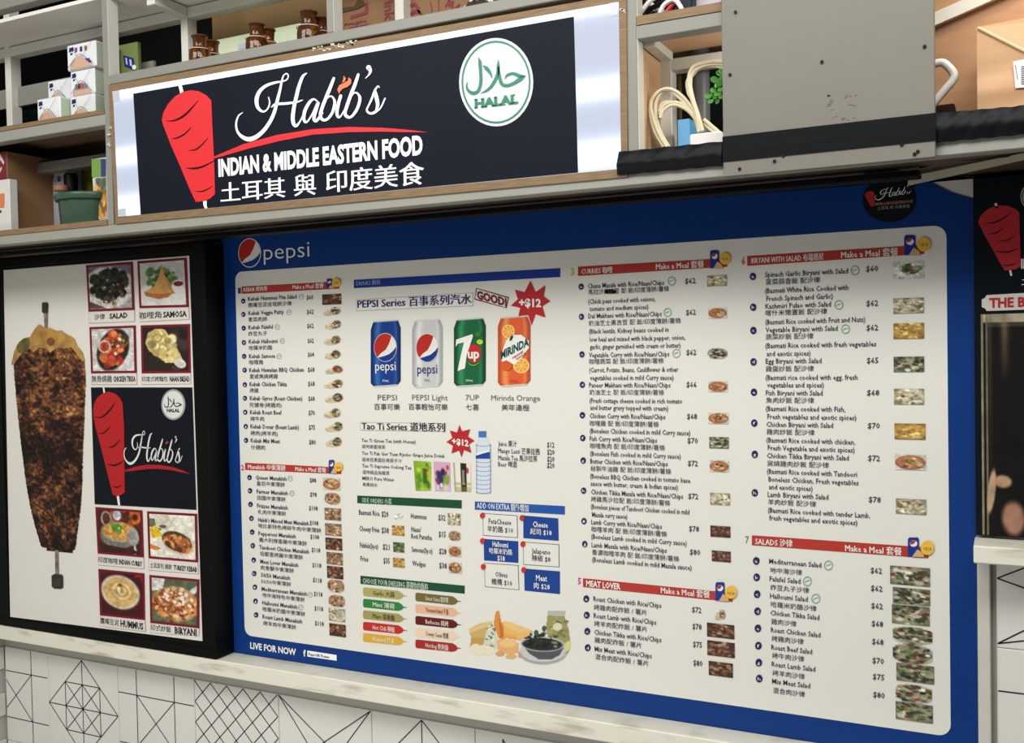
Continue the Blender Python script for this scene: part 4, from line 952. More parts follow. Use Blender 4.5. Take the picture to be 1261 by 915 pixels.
# dressings
bar = poly([(62,38),(620,92),(620,135),(62,82)], Ym, 2, M_DG, 'dressing_bar', board, TP); lettering([('CHOOSE YOUR DRESSING 選擇你的醬料',75,64,425,27)], Ym, 3, ink((200, 216, 200)), bar, TP, bold=.02)
for x0, ys, lst in ((76, (100,161,223,284,345), [((168,164,100),(80,78,50),'Garlic 大蒜'),((44,128,60),(226,230,220),'Mint 薄荷'),((160,150,92),(80,74,46),'Mayo 蛋黃醬'),((188,46,42),(240,226,220),'Hot Chili 辣椒'),((212,166,62),(240,230,200),'Mustard 芥末')]),
                    (356, (128,190,253,317,379), [((112,102,54),(230,226,206),'Sweet Onion 甜洋蔥'),((226,176,150),(110,70,60),'Thousand Island 千島'),((96,26,26),(230,214,206),'Barbecue 燒烤'),((228,206,178),(90,76,66),'Creamy Caesar 凱撒'),((160,44,36),(240,220,214),'Hotdog 熱狗醬')])):
    for y, (c, tcol, s_) in zip(ys, lst):
        w_ = 212 if x0 < 100 else 222; sl = .105
        f_ = lambda x, yy: (x0 + x, y + yy + x*sl)
        d_ = poly([f_(6,0), f_(w_-22,0), f_(w_-4,10), f_(w_+4,20), f_(w_+28,23), f_(w_+4,27), f_(w_-4,38), f_(w_-22,46), f_(6,46), f_(0,38), f_(0,8)], Ym, 2, ink(c), 'dressing_tag', board, TP)
        lettering([(s_, *f_(w_*.25, 24), x0 + w_*.8, 22)], Ym, 3, ink(tcol), d_, TP, bold=.015)
# food picture
rng = np.random.default_rng(5)
TQ = (570, 740, 8.407); p = Pic(150, 84, WHITE)
def q_(pts): return [((x-50)/1090, (y-80)/600) for x, y in pts]
def PP(pts, c): p.poly(q_(pts), c)
def EE(x, y, rx, ry, c, ang=0, soft=.12): p.ell((x-50)/1090, (y-80)/600, rx/1090, ry/600, c, ang, soft)
PP([(60,285),(180,230),(310,205),(330,260),(250,330),(230,450),(80,490),(68,470),(95,380),(70,340)], (196, 168, 104)); PP([(60,285),(310,205),(300,250),(80,330)], (214, 190, 132)); PP([(85,380),(235,380),(225,450),(75,480)], (190, 150, 80))
PP([(425,205),(500,212),(640,262),(750,310),(720,360),(620,410),(440,370)], (222, 180, 108)); PP([(440,330),(560,360),(620,410),(440,385)], (226, 160, 84)); PP([(430,205),(500,212),(740,305),(600,330),(440,260)], (228, 190, 122))
PP([(340,150),(360,95),(395,100),(410,190),(440,260),(440,385),(380,385),(350,300),(330,240)], (216, 140, 60)); PP([(385,150),(410,230),(435,300),(430,380),(400,380)], (190, 110, 50))
PP([(270,255),(330,245),(370,400),(360,505),(240,490),(230,420)], (206, 208, 186)); p.blobs(26, .225, .48, .05, .22, [(80, 100, 90), (110, 120, 100), (220, 220, 200)], .012)
PP([(365,400),(420,385),(560,410),(600,440),(590,540),(460,550),(370,505)], (222, 168, 112)); EE(480, 440, 90, 40, (232, 190, 136), 0, .4)
for x, y in ((130, 485), (185, 520), (250, 500), (290, 525)): EE(x, y, 52, 46, (226, 218, 190), .3, .25)
EE(400, 545, 50, 32, (206, 160, 110)); EE(515, 575, 60, 30, (212, 170, 116)); PP([(590,520),(640,560),(680,585),(590,590)], (210, 150, 120))
PP([(885,150),(1060,150),(1095,260),(1120,420),(1110,520),(1080,555),(900,420),(870,260)], (150, 146, 96)); p.blobs(36, .87, .4, .09, .3, [(110, 112, 60), (80, 84, 44), (190, 186, 130), (140, 130, 70)], .02); EE(990, 265, 45, 42, (216, 212, 176))
PP([(885,95),(1070,100),(1065,158),(885,150)], (180, 178, 174)); EE(1085, 470, 34, 60, (206, 206, 130), .2)
EE(840, 540, 235, 115, (150, 152, 154), .1); EE(840, 520, 228, 112, (196, 196, 196), .1); PP([(615,430),(1055,480),(1010,560),(930,605),(800,605),(700,540)], (78, 84, 88)); EE(835, 445, 222, 78, (190, 192, 192), .1); EE(835, 448, 205, 66, (40, 44, 44), .1)
p.blobs(60, .70, .55, .15, .13, [(24, 26, 26), (50, 54, 52), (30, 34, 32)], .02); EE(775, 325, 26, 30, (60, 90, 56)); EE(855, 285, 24, 34, (56, 88, 54)); PP([(780,330),(800,360),(770,360)], (60, 90, 56)); EE(960, 430, 34, 14, (120, 124, 90), .6); EE(970, 470, 20, 10, (140, 140, 100))
picture(p, [(50, 80), (1140, 80), (1140, 680), (50, 680)], Ym, 2, board, TQ, 'food_picture', mask=(np.abs(p.a - np.array(WHITE)).sum(2) > 12))

# round black sticker
TR = (1050, 215, 7.955)
stk = thing('round_sticker', tuple(P(1095, 273, YM) - [0, .002, 0]), 'round black sticker with small red cone, near the top right of the blue board', 'sticker')
mb = MB(); mb.slab(pix(ellipse(358, 250, 258, 218, 44), YM, TR), YM - .0016, 0, .0008); mb.build('sticker_disc', mat('black_sticker', (20, 22, 26), .3), stk)
Ys = YM - .0017
stamp([('cone', ink((176, 44, 44)), 'cone_print')], (1050+120/7.955, 215+165/7.955, 1050+215/7.955, 215+318/7.955), Ys, 1, stk)
stamp([('habibs', I_W, 'script_lettering')], (1050+218/7.955, 215+148/7.955, 1050+575/7.955, 215+258/7.955), Ys, 1, stk, shear=.003)
lettering([('INDIAN & MIDDLE EASTERN FOOD', 220, 290, 592, 26)], Ys, 1, ink((170, 120, 120)), stk, TR, bold=.02)
lettering([('土耳其 與 印度美食', 243, 332, 562, 32)], Ys, 1, ink((150, 150, 150)), stk, TR)

# ------------------------------------------------------------------ black poster box at left
YBX = .9645
box_ = thing('poster_box', (-1.12, YBX, -.3968), 'deep black framed poster box at left with a tall doner kebab picture', 'poster')
bx0, bx1 = XC + .0012, XF(266, 812, YBX)
pz1_, pz0_ = .1405, -.3960
PQ = [(4.4, 332.8), (232.8, 315), (249.2, 789.5), (12.6, 759.6)]
Yp = YBX + .0012
A_ = pix(PQ, Yp)
il, ir, it, ib = min(A_[0][0], A_[3][0]) - .002, max(A_[1][0], A_[2][0]) + .004, max(A_[0][1], A_[1][1]) + .004, min(A_[2][1], A_[3][1]) - .002
for q in ((bx0, bx1, it, pz1_), (bx0, bx1, pz0_, ib), (bx0, il, ib, it), (ir, bx1, ib, it)):
    MB().bbox(q[0], q[1], YBX, 1.0 - .0006, q[2], q[3], .0006).build('box_frame', M_BLACK, box_)
MB().box(il, ir, Yp + .0006, 1.0 - .001, ib, it).build('box_back', M_BLACK, box_)
mb = MB(); mb.slab(A_, Yp, 0, .0004); sheet = mb.build('poster_sheet', mat('poster_white', (222, 219, 212), .35, spec=.2), box_)
# doner meat, painted inside its own outline
rng = np.random.default_rng(11)
LE = [(26,430),(20,441),(17.5,449),(18.6,470),(19.9,484),(22.8,515.5),(27,551),(30.6,582),(34.8,608),(37.7,624),(42.6,644),(47.6,661),(51.2,673),(62,678)]
RE = [(96,426),(101,436),(105.3,447),(106.2,470),(105.1,488.5),(103.7,529.7),(102.3,559.5),(101.6,593.6),(100.2,618.5),(96.6,646.9),(93.8,668),(90.6,679.5),(84,682.5)]
ny, nx = 230, 84
ly, ry = np.array([p[1] for p in LE]), np.array([p[1] for p in RE])
n1 = vnoise(ny, nx, 80, 20); n2 = vnoise(ny, nx, 115, 42); n3 = vnoise(ny, nx, 10, 5); n4 = vnoise(ny, nx, 26, 9); n5 = vnoise(ny, nx, 7, 3)
f_ = np.clip(.50 + (n1-.5)*.50 + (n2-.5)*.55 + (n3-.5)*.45 + (n4-.5)*.45, 0, 1)
yy = np.linspace(0, 1, ny)[:, None]; xx = np.linspace(0, 1, nx)[None]
stops = [(0, (22, 14, 12)), (.28, (52, 30, 22)), (.48, (92, 56, 38)), (.66, (126, 80, 50)), (.82, (166, 114, 68)), (1, (206, 164, 112))]
f_ = f_ - .04 - .20*yy - .10*np.clip(.25 - xx, 0, 1)*2 + .08*xx
f_ = np.clip(f_ - .35*np.exp(-((yy-.52)/.07)**2)*n4*1.6, 0, 1)
colr = np.stack([np.interp(f_, [s_[0] for s_ in stops], [s_[1][k] for s_ in stops]) for k in range(3)], 2)
V = []; mb = MB()
for j in range(ny):
    t_ = j/(ny-1); v0 = 428 + t_*250; 
    jl = (rng.random()-.5)*1.0; jr = (rng.random()-.5)*1.2
    ul = np.interp(v0, ly, [p[0] for p in LE]) + jl; ur = np.interp(v0, ry, [p[0] for p in RE]) + jr
    if t_ > .985: ul, ur = 58 + jl, 90 + jr
    for i in range(nx):
        a = i/(nx-1); q = P(ul + (ur-ul)*a, v0 + a*3.0*t_, Yp); V.append((q[0], Yp - 2*L0, q[2]))
mb.add(V, [(j*nx+i, j*nx+i+1, (j+1)*nx+i+1, (j+1)*nx+i) for j in range(ny-1) for i in range(nx-1)]); mb.c = colr.reshape(-1, 3)
mb.build('kebab_meat_print', painted(), sheet)
D1, D3 = (5, 365, 7.625), (5, 600, 7.04)
fat = [(250,380),(290,310),(330,262),(352,268),(380,292),(440,296),(500,325),(545,320),(590,355),(640,378),(668,400),(695,470),(740,520),(764,600),(745,612),(700,560),(640,480),(560,490),(500,480),(440,530),(400,490),(340,480),(280,530),(250,490),(160,548),(98,640),(72,642),(100,520),(130,450),(190,392)]
poly(fat, Yp, 3, mat('fat_print', (206, 160, 84), .4, rgb2=(128, 88, 44), scale=26, detail=5), 'kebab_fat_print', sheet, D1)
poly([(128,470),(150,425),(195,395),(240,390),(250,440),(240,500),(170,540),(130,520)], Yp, 3.5, mat('fat_green_print', (120, 112, 60), .4, rgb2=(62, 50, 30), scale=30), 'onion_print', sheet, D1)
poly(ellipse(445, 425, 38, 40, 14), Yp, 3.5, mat('fat_dark_print', (140, 76, 50), .4, rgb2=(70, 34, 26), scale=30), 'onion_print', sheet, D1)
M_ROD = mat('rod_print', (150, 140, 126), .4, rgb2=(70, 62, 54), scale=50); M_CAP = mat('rod_cap_print', (62, 60, 50), .4, rgb2=(26, 26, 22), scale=40)
poly([(376,140),(416,140),(414,292),(384,292)], Yp, 2.4, M_ROD, 'skewer_print', sheet, D1); poly([(360,66),(372,56),(410,56),(420,68),(418,145),(405,158),(372,158),(361,145)], Yp, 3, M_CAP, 'skewer_cap_print', sheet, D1)
poly([(445,545),(475,545),(480,755),(448,755)], Yp, 2.4, M_ROD, 'skewer_print', sheet, D3); poly([(416,765),(440,752),(505,755),(516,768),(518,868),(500,880),(440,878),(418,860)], Yp, 3, M_CAP, 'skewer_cap_print', sheet, D3)

t5, t6, t7_ = (100, 315, 5.543), (105, 470, 5.386), (110, 615, 5.386)
M_MAR = ink((116, 26, 42)); M_PK = ink((212, 150, 160)); M_CW = ink((216, 214, 208))
def tile_photo(q, cap, t, pic, s_cn, s_en, splits, capc, hs):
    fr = poly(q, Yp, 2, M_MAR, 'photo_border', box_, t)
    c = np.mean(q, 0); inn = [tuple(np.array(a) + (c - np.array(a)) * .10) for a in q]
    picture(pic, inn, Yp, 3, fr, t)
    TL_, TR_, BR_, BL_ = q[3], q[2], cap[0], cap[1]
    poly([TL_, TR_, BR_, BL_], Yp, 2, M_PK, 'caption_border', box_, t)
    c = np.mean([TL_, TR_, BR_, BL_], 0)
    cp = poly([tuple(np.array(a) + (c - np.array(a)) * np.array((.02, .07))) for a in (TL_, TR_, BR_, BL_)], Yp, 2.6, M_CW, 'caption_box', box_, t)
    mb = MB(); (x0, y0), (x1, y1) = capc; w_ = x1 - x0
    f0, f1 = splits
    text(mb, s_cn, x0, y0, x0 + w_*f0, hs[0], Yp, 3.4, t, yc1=y0 + (y1-y0)*f0, bold=.01)
    text(mb, s_en, x0 + w_*f1, y0 + (y1-y0)*f1, x1, hs[1], Yp, 3.4, t, yc1=y1, bold=.035)
    mb.build('caption_lettering', ink((42, 38, 42)), cp)
N_ = 64
rng = np.random.default_rng(21)
p = Pic(N_, N_, (150, 144, 150)); p.poly([(0,.2),(.3,.0),(1,.3),(1,0),(0,0)], (110,100,120)); p.ell(.45,.5,.62,.48,(206,204,200)); p.blobs(150,.48,.45,.44,.34,[(26,34,28),(40,50,36),(20,22,20),(60,66,48)],.07); p.blobs(22,.55,.62,.38,.3,[(110,36,34),(130,60,40),(120,130,70)],.035); p.blobs(8,.5,.65,.4,.25,[(220,220,210)],.025); p.poly([(0,.72),(.55,1),(.42,1),(0,.82)],(206,204,198)); p.poly([(0,.82),(.42,1),(0,1)],(90,74,62)); p.noise(.3, 12)
tile_photo([(35,65),(355,40),(368,370),(52,382)], [(370,450),(55,462)], t5, p, '沙律', 'SALAD', (.31, .45), ((95,420),(322,405)), (38, 34))
p = Pic(N_, N_, (196,194,192)); p.ell(.5,.72,.52,.3,(222,220,218)); p.blobs(60,.5,.4,.36,.24,[(80,120,56),(110,140,76),(60,96,50)],.06,.3); p.ell(.5,.9,.6,.14,(214,212,210)); p.poly([(.5,.02),(.55,.3),(.80,.72),(.55,.8),(.45,.4)],(176,128,72)); p.poly([(.5,.02),(.44,.3),(.32,.55),(.06,.68),(.12,.78),(.4,.86),(.62,.82),(.70,.72),(.58,.45)],(206,152,90)); p.poly([(.06,.68),(.12,.78),(.4,.86),(.62,.82),(.70,.72),(.4,.74)],(178,104,60)); p.ell(.84,.58,.14,.15,(226,224,222)); p.ell(.85,.52,.11,.06,(110,40,50)); p.noise(.1,8)
tile_photo([(385,38),(722,12),(738,350),(400,358)], [(742,435),(402,452)], t5, p, '咖哩角', 'SAMOSA', (.46, .50), ((402,410),(725,395)), (46, 38))
p = Pic(N_, N_, (200,198,196)); p.ell(.5,.5,.36,.52,(36,30,30),.45); p.blobs(80,.5,.5,.28,.42,[(190,70,44),(160,44,36),(206,110,60),(60,50,36)],.07,.45); p.blobs(8,.6,.4,.22,.3,[(120,130,60),(206,190,170)],.04)
for r_, c in ((.15,(206,196,190)),(.12,(190,90,60))): p.ell(.30,.42,r_,r_,c,0,.15)
p.blobs(8,.3,.42,.08,.08,[(150,60,40)],.05); p.noise(.25,10)
tile_photo([(58,487),(375,475),(383,800),(70,803)], [(385,880),(72,880)], t5, p, '無骨燒雞', 'CHICKEN TIKKA', (.46, .49), ((77,842),(375,840)), (44, 34))
p = Pic(N_, N_, (44,34,32)); p.blobs(20,.8,.5,.3,.4,[(60,48,44),(40,30,30)],.15); p.poly([(.12,.12),(.3,.04),(.5,.05),(.62,.28),(.82,.6),(.88,.75),(.7,.82),(.5,.82),(.36,.66),(.14,.55),(.05,.36)],(206,190,130)); p.blobs(60,.42,.42,.32,.28,[(196,176,112),(220,208,150),(178,156,96)],.07,.7); p.ell(.33,.24,.12,.1,(170,140,80)); p.ell(.33,.25,.08,.06,(212,196,136)); p.ell(.82,.83,.14,.1,(220,214,196),.5); p.noise(.2,8)
tile_photo([(408,475),(745,465),(752,800),(415,803)], [(752,875),(415,880)], t5, p, '印度式烤麵包', 'NAAN BREAD', (.54, .58), ((420,842),(745,840)), (34, 34))
p = Pic(N_, N_, (70,34,24)); p.blobs(40,.7,.15,.35,.2,[(206,110,50),(180,80,40),(90,40,26)],.1); p.ell(.46,.1,.1,.12,(190,196,206)); p.ell(.2,.2,.13,.18,(150,146,140)); p.ell(.2,.2,.09,.14,(80,44,30)); p.ell(.45,.58,.42,.32,(120,112,106)); p.ell(.5,.5,.42,.24,(160,150,130)); p.ell(.47,.48,.38,.2,(196,140,66)); p.blobs(50,.46,.48,.32,.16,[(206,150,70),(226,190,120),(170,110,50)],.05); p.blobs(20,.42,.42,.12,.1,[(60,130,50),(120,170,80)],.045); p.ell(.82,.6,.14,.2,(150,146,144)); p.ell(.86,.9,.03,.14,(190,186,180)); p.poly([(0,.8),(1,.92),(1,1),(0,1)],(60,34,28)); p.noise(.3,10)
tile_photo([(42,50),(355,72),(365,385),(58,358)], [(368,462),(60,435)], t7_, p, '印度咖哩', 'INDIAN CURRY', (.44, .47), ((65,398),(355,428)), (36, 30))
p = Pic(N_, N_, (226,222,210)); p.poly([(0,.1),(.12,.1),(.3,.3),(.25,.38),(0,.3)],(90,110,80)); p.poly([(.1,0),(.6,.05),(.5,.25),(.36,.36),(.14,.3)],(206,200,180)); p.ell(.3,.28,.08,.04,(90,96,70)); p.poly([(0,.35),(.14,.25),(.3,.5),(.05,.58)],(222,186,40)); p.poly([(0,.7),(.26,.8),(.12,.86),(0,.82)],(196,120,60)); p.ell(.62,.64,.38,.25,(214,196,160),.35); p.ell(.60,.61,.34,.22,(70,60,40),.35); p.blobs(44,.62,.64,.29,.16,[(196,120,66),(176,96,50),(214,150,90),(110,60,36)],.05,.35); p.noise(.2,10)
tile_photo([(385,78),(718,95),(725,418),(395,390)], [(728,495),(397,470)], t7_, p, '土耳其包 燒餅', 'TURKEY KEBAB', (.46, .50), ((408,435),(718,465)), (34, 30))
p = Pic(N_, N_, (70,26,26)); p.blobs(16,.8,.08,.2,.12,[(150,40,40),(60,24,24)],.08); p.ell(.47,.45,.47,.40,(206,200,188),.2); p.ell(.47,.45,.42,.35,(206,172,112),.2)
for k in range(5): p.ell(.5,.42,.30-k*.06,.24-k*.045,[(190,150,90),(222,196,140)][k % 2],.2,.2)
p.blobs(14,.42,.40,.16,.13,[(226,214,180),(150,120,60)],.045); p.noise(.2,8)
tile_photo([(62,460),(368,490),(373,800),(73,768)], [(378,878),(72,840)], t7_, p, '鷹嘴豆泥', 'HUMMUS', (.43, .47), ((77,802),(362,842)), (38, 42))
p = Pic(N_, N_, (90,100,76)); p.poly([(0,0),(.3,0),(.25,.25),(0,.3)],(206,204,200)); p.ell(.9,.25,.2,.06,(214,214,210),-.8); p.ell(.52,.56,.52,.40,(196,140,86)); p.blobs(190,.5,.56,.46,.38,[(214,170,110),(176,96,56),(226,204,170),(150,60,40),(190,130,70)],.04); p.blobs(30,.55,.4,.3,.2,[(232,224,206)],.03); p.noise(.3,12)
tile_photo([(400,500),(733,530),(733,855),(407,818)], [(733,905),(407,885)], t7_, p, '印式炒飯', 'BIRYANI', (.44, .52), ((413,848),(716,882)), (38, 42))
lp = poly([(40,38),(712,38),(740,850),(65,812)], Yp, 2, mat('poster_navy', (18, 22, 30), .3), 'logo_panel', box_, t6)
def px6(x, y): return (t6[0] + x/t6[2], t6[1] + y/t6[2])
poly([(120,36),(130,36),(137,80),(126,80)], Yp, 3, I_W, 'skewer_print', lp, t6); poly([(212,755),(228,757),(236,820),(222,822)], Yp, 3, I_W, 'skewer_print', lp, t6)
a, b_ = px6(57, 66), px6(268, 770)
cone6 = [(57,190),(62,150),(85,105),(120,76),(160,66),(205,80),(235,108),(252,145),(262,300),(266,735),(240,752),(215,760),(188,750),(150,600),(110,440),(75,310),(62,250)]
poly(cone6, Yp, 3.4, ink((176, 34, 38)), 'cone_print', lp, t6)
for s_ in [[(66,232,2),(110,236,9),(150,208,12),(185,165,9),(202,132,2)],[(92,345,2),(125,340,9),(155,315,8),(175,288,2)],[(152,435,2),(185,432,10),(215,408,8),(238,380,2)],[(148,545,2),(195,555,12),(235,540,9),(262,520,3)],[(185,692,2),(215,700,9),(245,685,3)]]:
    mb = MB()
    for q in stroke(s_): mb.slab(pix(q, Yp, t6), Yp, 4*L0, 0)
    mb.build('cone_cut', ink((40, 16, 22)), lp)
mb = MB(); mb.slab(pix([(262,588),(340,562),(420,550),(500,552),(580,565),(650,588),(703,612),(640,600),(570,585),(490,578),(420,578),(340,588),(262,598)], Yp, t6), Yp, 3.4*L0, 0); mb.build('swoosh_print', ink((170, 30, 38)), lp)
u0, v0 = px6(262, 318); u1, v1 = px6(652, 548)
stamp([('habibs', ink((218, 218, 216)), 'script_lettering')], (u0, v0, u1, v1), Yp, 4, lp, shear=-.002)
for q in ([(540,402),(552,392),(560,400),(552,412),(538,416)],): poly(q, Yp, 5, ink((170, 50, 50)), 'flame_print', lp, t6)
disc(588, 152, 80, 102, Yp, 3, ink((150, 152, 150)), 'halal_seal', lp, t6); sl_ = disc(588, 152, 70, 91, Yp, 3.6, ink((214, 216, 212)), 'halal_seal', lp, t6)
u0, v0 = px6(528, 95); u1, v1 = px6(648, 172)
stamp([('arabic', ink((44, 56, 50)), 'arabic_lettering')], (u0, v0, u1, v1), Yp, 4.4, lp)
lettering([('HALAL', 546, 190, 632, 20)], Yp, 4.4, ink((44, 56, 50)), lp, t6, bold=.05)

# ------------------------------------------------------------------ black poster at right
Yr = .9895
rp = thing('black_poster', (.01, Yr, -.182), 'black hanging poster at the right edge with red cone and THE BEST ribbon', 'poster')
rx0 = XF(1199.6, 400, Yr); rz1, rz0 = ZF(1199.3, 220, Yr), ZF(1203, 659, Yr)
MB().bbox(rx0, rx0 + .17, Yr, .9975, rz0, rz1, .0004).build('poster_sheet', mat('black_poster_print', (17, 22, 27), .3), rp)
TS = (1190, 200, 3.268)
stamp([('cone', ink((184, 46, 54)), 'cone_print'), ('cuts', ink((50, 24, 32)), 'cone_cuts')][:1], (1190+50/3.268, 200+180/3.268, 1190+218/3.268, 200+440/3.268), Yr, 1, rp)
for s_ in [[(75,247,1),(110,243,5),(150,225,5),(180,200,1)],[(90,290,1),(120,284,5),(148,265,1)],[(130,318,1),(165,314,5),(200,290,1)],[(118,358,1),(160,362,6),(210,348,2)],[(145,414,1),(175,414,5),(205,404,1)]]:
    mb = MB()
    for q in stroke(s_): mb.slab(pix(q, Yr, TS), Yr, 3*L0, 0)
    mb.build('cone_cut', ink((50, 24, 32)), rp)
poly([(113,165),(122,164),(128,184),(118,186)], Yr, 1, I_W, 'skewer_print', rp, TS); poly([(172,436),(180,434),(185,455),(178,458)], Yr, 1, I_W, 'skewer_print', rp, TS)
rb = poly([(75,545),(82,534),(300,522),(300,590),(82,598),(75,588),(62,582),(62,552)], Yr, 1, ink((206, 200, 192)), 'ribbon_print', rp, TS)
lettering([('THE BEST', 92, 566, 322, 36)], Yr, 2, ink((170, 44, 52)), rb, TS, bold=.04, res=2)
ring_ = MB(); ring(ring_, 262, 138, 44, 52, 4, Yr, 1, TS, 30); ring_.build('seal_ring', ink((170, 176, 170)), rp)
disc(262, 138, 36, 43, Yr, 1, ink((150, 158, 150)), 'seal_disc', rp, TS)
lettering([('INDIAN', 220, 408, 330, 36)], Yr, 1, I_W, rp, TS, bold=.04); lettering([('土耳其', 222, 478, 330, 34)], Yr, 1, I_W, rp, TS)
rng = np.random.default_rng(31)
NX, NY = 200, 150
p = Pic(NX, NY, (18, 16, 15)); p.put((p.Y < .04)*1., (168, 160, 138)); p.put((p.X < .014)*1., (128, 120, 98)); p.put(((p.X > .030) & (p.X < .040))*.9, (120, 110, 86)); p.put(((p.Y > .04) & (p.Y < .06) & (p.X > .04))*.8, (70, 64, 54))
p.put(np.exp(-((p.X-.135)/.022)**2)*np.clip(1-p.Y*3.2, 0, 1)*.8, (150, 124, 90)); p.put(np.exp(-((p.X-.05)/.012)**2)*np.clip(1-p.Y*1.2, 0, 1)*.5, (110, 96, 70))
p.ell(.47, .42, .20, .50, (96, 56, 40), 0, .25); p.blobs(240, .47, .42, .18, .46, [(120, 72, 48), (70, 40, 30), (150, 96, 62)], .014)
p.ell(.055, .80, .022, .10, (176, 150, 120), .15, .3); p.ell(.12, .755, .05, .028, (176, 140, 108), 0, .4); p.ell(.18, .92, .065, .075, (150, 110, 90), 0, .4); p.noise(.2, 10)
Q0, Q1 = P(1190+58/3.268, 200+612/3.268, Yr), P(1190+64/3.268, 658, Yr)
mb = MB(); nx, ny = NX, NY; xr1 = Q0[0] + .14
mb.add([(Q0[0] + (xr1-Q0[0])*i/(nx-1), Yr - L0, Q0[2] + (rz0 + .001 - Q0[2])*j/(ny-1)) for j in range(ny) for i in range(nx)], [(j*nx+i, j*nx+i+1, (j+1)*nx+i+1, (j+1)*nx+i) for j in range(ny-1) for i in range(nx-1)])
mb.c = p.a.reshape(-1, 3); mb.build('photo_print', painted(), rp)

# ------------------------------------------------------------------ things on the rack
zs_l = zl2                                           # left upper shelf
M_CT = mat('carton_paper', (226, 228, 232), .42); M_CT2 = mat('carton_mint', (190, 206, 186), .45)
def milk(x0, z0, Y, w_, h_, d_, label, base, lines_=True):
    """drink carton lying with its folded end to the front"""
    t_ = thing('drink_carton', (x0 + w_/2, Y, z0), label, 'carton', 'drink cartons stacked on the left shelf')
    MB().bbox(x0, x0 + w_, Y, Y + d_, z0, z0 + h_, .0012).build('carton_body', M_CT, t_)
    mb = MB(); mb.box(x0 + w_ - .0002, x0 + w_ + .0002, Y + .0015, Y + d_*.9, z0 + .002, z0 + h_ - .002); mb.build('side_panel', M_CT2, t_)
    mb = MB(); mb.add([(x0 + w_*.1, Y - .0004, z0 + h_*.02), (x0 + w_*.9, Y - .0004, z0 + h_*.02), (x0 + w_*.55, Y - .0022, z0 + h_*.46), (x0 + w_*.42, Y - .0022, z0 + h_*.46)], [(0, 1, 2, 3)])
    mb.add([(x0 + w_*.1, Y - .0004, z0 + h_*.02), (x0 + w_*.42, Y - .0022, z0 + h_*.46), (x0 + w_*.1, Y + .0004, z0 + h_*.3)], [(0, 1, 2)])
    mb.build('end_flap', mat('carton_flap', base, .5), t_)
    mb = MB()
    for q in ([(.08,.1,.02),(.4,.5,.02),(.58,.5,.02),(.93,.08,.02)], [(.4,.5,.01),(.1,.9,.01)], [(.6,.5,.01),(.9,.92,.01)]):
        for s_ in stroke(q): mb.slab([(x0 + a*w_, z0 + c*h_) for a, c in s_], Y, .0024, 0)
    mb.build('fold_line', ink((70, 72, 84)), t_)
    mb = MB(); mb.slab([(x0+w_*.08, z0+h_*.72), (x0+w_*.26, z0+h_*.75), (x0+w_*.24, z0+h_*.90), (x0+w_*.10, z0+h_*.88)], Y, .0006, 0)
    mb.slab([(x0+w_*.12, z0+h_*.60), (x0+w_*.2, z0+h_*.61), (x0+w_*.2, z0+h_*.68), (x0+w_*.14, z0+h_*.68)], Y, .0006, 0); mb.build('brand_mark', ink((30, 40, 100)), t_)
    return t_
def colour_marks(t_, x0, z0, w_, h_, Y, top=True):
    for k, (c, dx) in enumerate((((206, 90, 90), .28), ((70, 90, 180), .32), ((80, 90, 150), .46), ((60, 60, 70), .50), ((90, 160, 90), .62), ((206, 60, 60), .66))):
        mb = MB(); mb.slab([(x0+w_*(dx), z0+h_*.66), (x0+w_*(dx+.05), z0+h_*.67), (x0+w_*(dx+.05), z0+h_*.86), (x0+w_*dx, z0+h_*.84)], Y, .0006, 0); mb.build('colour_bar', ink(c), t_)
    mb = MB(); mb.slab([(x0+w_*.62, z0+h_*.18), (x0+w_*.86, z0+h_*.16), (x0+w_*.86, z0+h_*.24), (x0+w_*.80, z0+h_*.25), (x0+w_*.80, z0+h_*.34), (x0+w_*.62, z0+h_*.35)], Y, .0008, 0); mb.build('brand_mark', ink((66, 60, 160)), t_)
s6 = 6.1
def cpos(x0, y0, x1, y1, Y):
    a, b_ = P(x0/s6, y1/s6, Y), P(x1/s6, y0/s6, Y); return a[0], a[2], b_[0] - a[0], b_[2] - a[2]
CARD_ = (206, 168, 146)
spec = [((528, 655, 708, 832), .888, 'lying drink carton at the bottom of the right column next to the post', CARD_, 0),
        ((530, 478, 706, 650), .888, 'middle drink carton of the right column with small colour bars under its fold', CARD_, 1),
        ((505, 300, 716, 476), .885, 'topmost drink carton with colour bars and purple mark, highest of the pile', (206, 208, 214), 2),
        ((372, 378, 512, 546), .905, 'top left drink carton with colour bars, behind the highest carton', (206, 208, 214), 2),
        ((360, 552, 526, 718), .905, 'drink carton half hidden behind the front left carton', CARD_, 0),
        ((280, 690, 448, 852), .875, 'front left drink carton with pale green side standing nearest the shelf edge', CARD_, 0)]
tops = {}
for (x0, y0, x1, y1), Y, lb, fc, kind in spec:
    X_, Z_, W_, H_ = cpos(x0, y0, x1, y1, Y)
    H_ = .0318; 
    colz = {'.888': 0, '.905': 1, '.875': 2, '.885': 0}[('%.3f' % Y)[1:]]
    Z_ = tops.get(colz, zs_l); tops[colz] = Z_ + H_ + .0001
    t_ = milk(X_, Z_, Y, W_, H_, .028 if Y < .88 else .036, lb, fc)
    if kind == 2: colour_marks(t_, X_, Z_, W_, H_, Y)
    if kind == 1: 
        for k, c in enumerate(((90, 110, 150), (60, 60, 70), (206, 70, 70), (80, 130, 200))):
            mb = MB(); mb.slab([(X_+W_*(.28+k*.12), Z_+H_*.24), (X_+W_*(.36+k*.12), Z_+H_*.24), (X_+W_*(.36+k*.12), Z_+H_*.44), (X_+W_*(.28+k*.12), Z_+H_*.44)], Y, .0032, 0); mb.build('colour_bar', ink(c), t_)

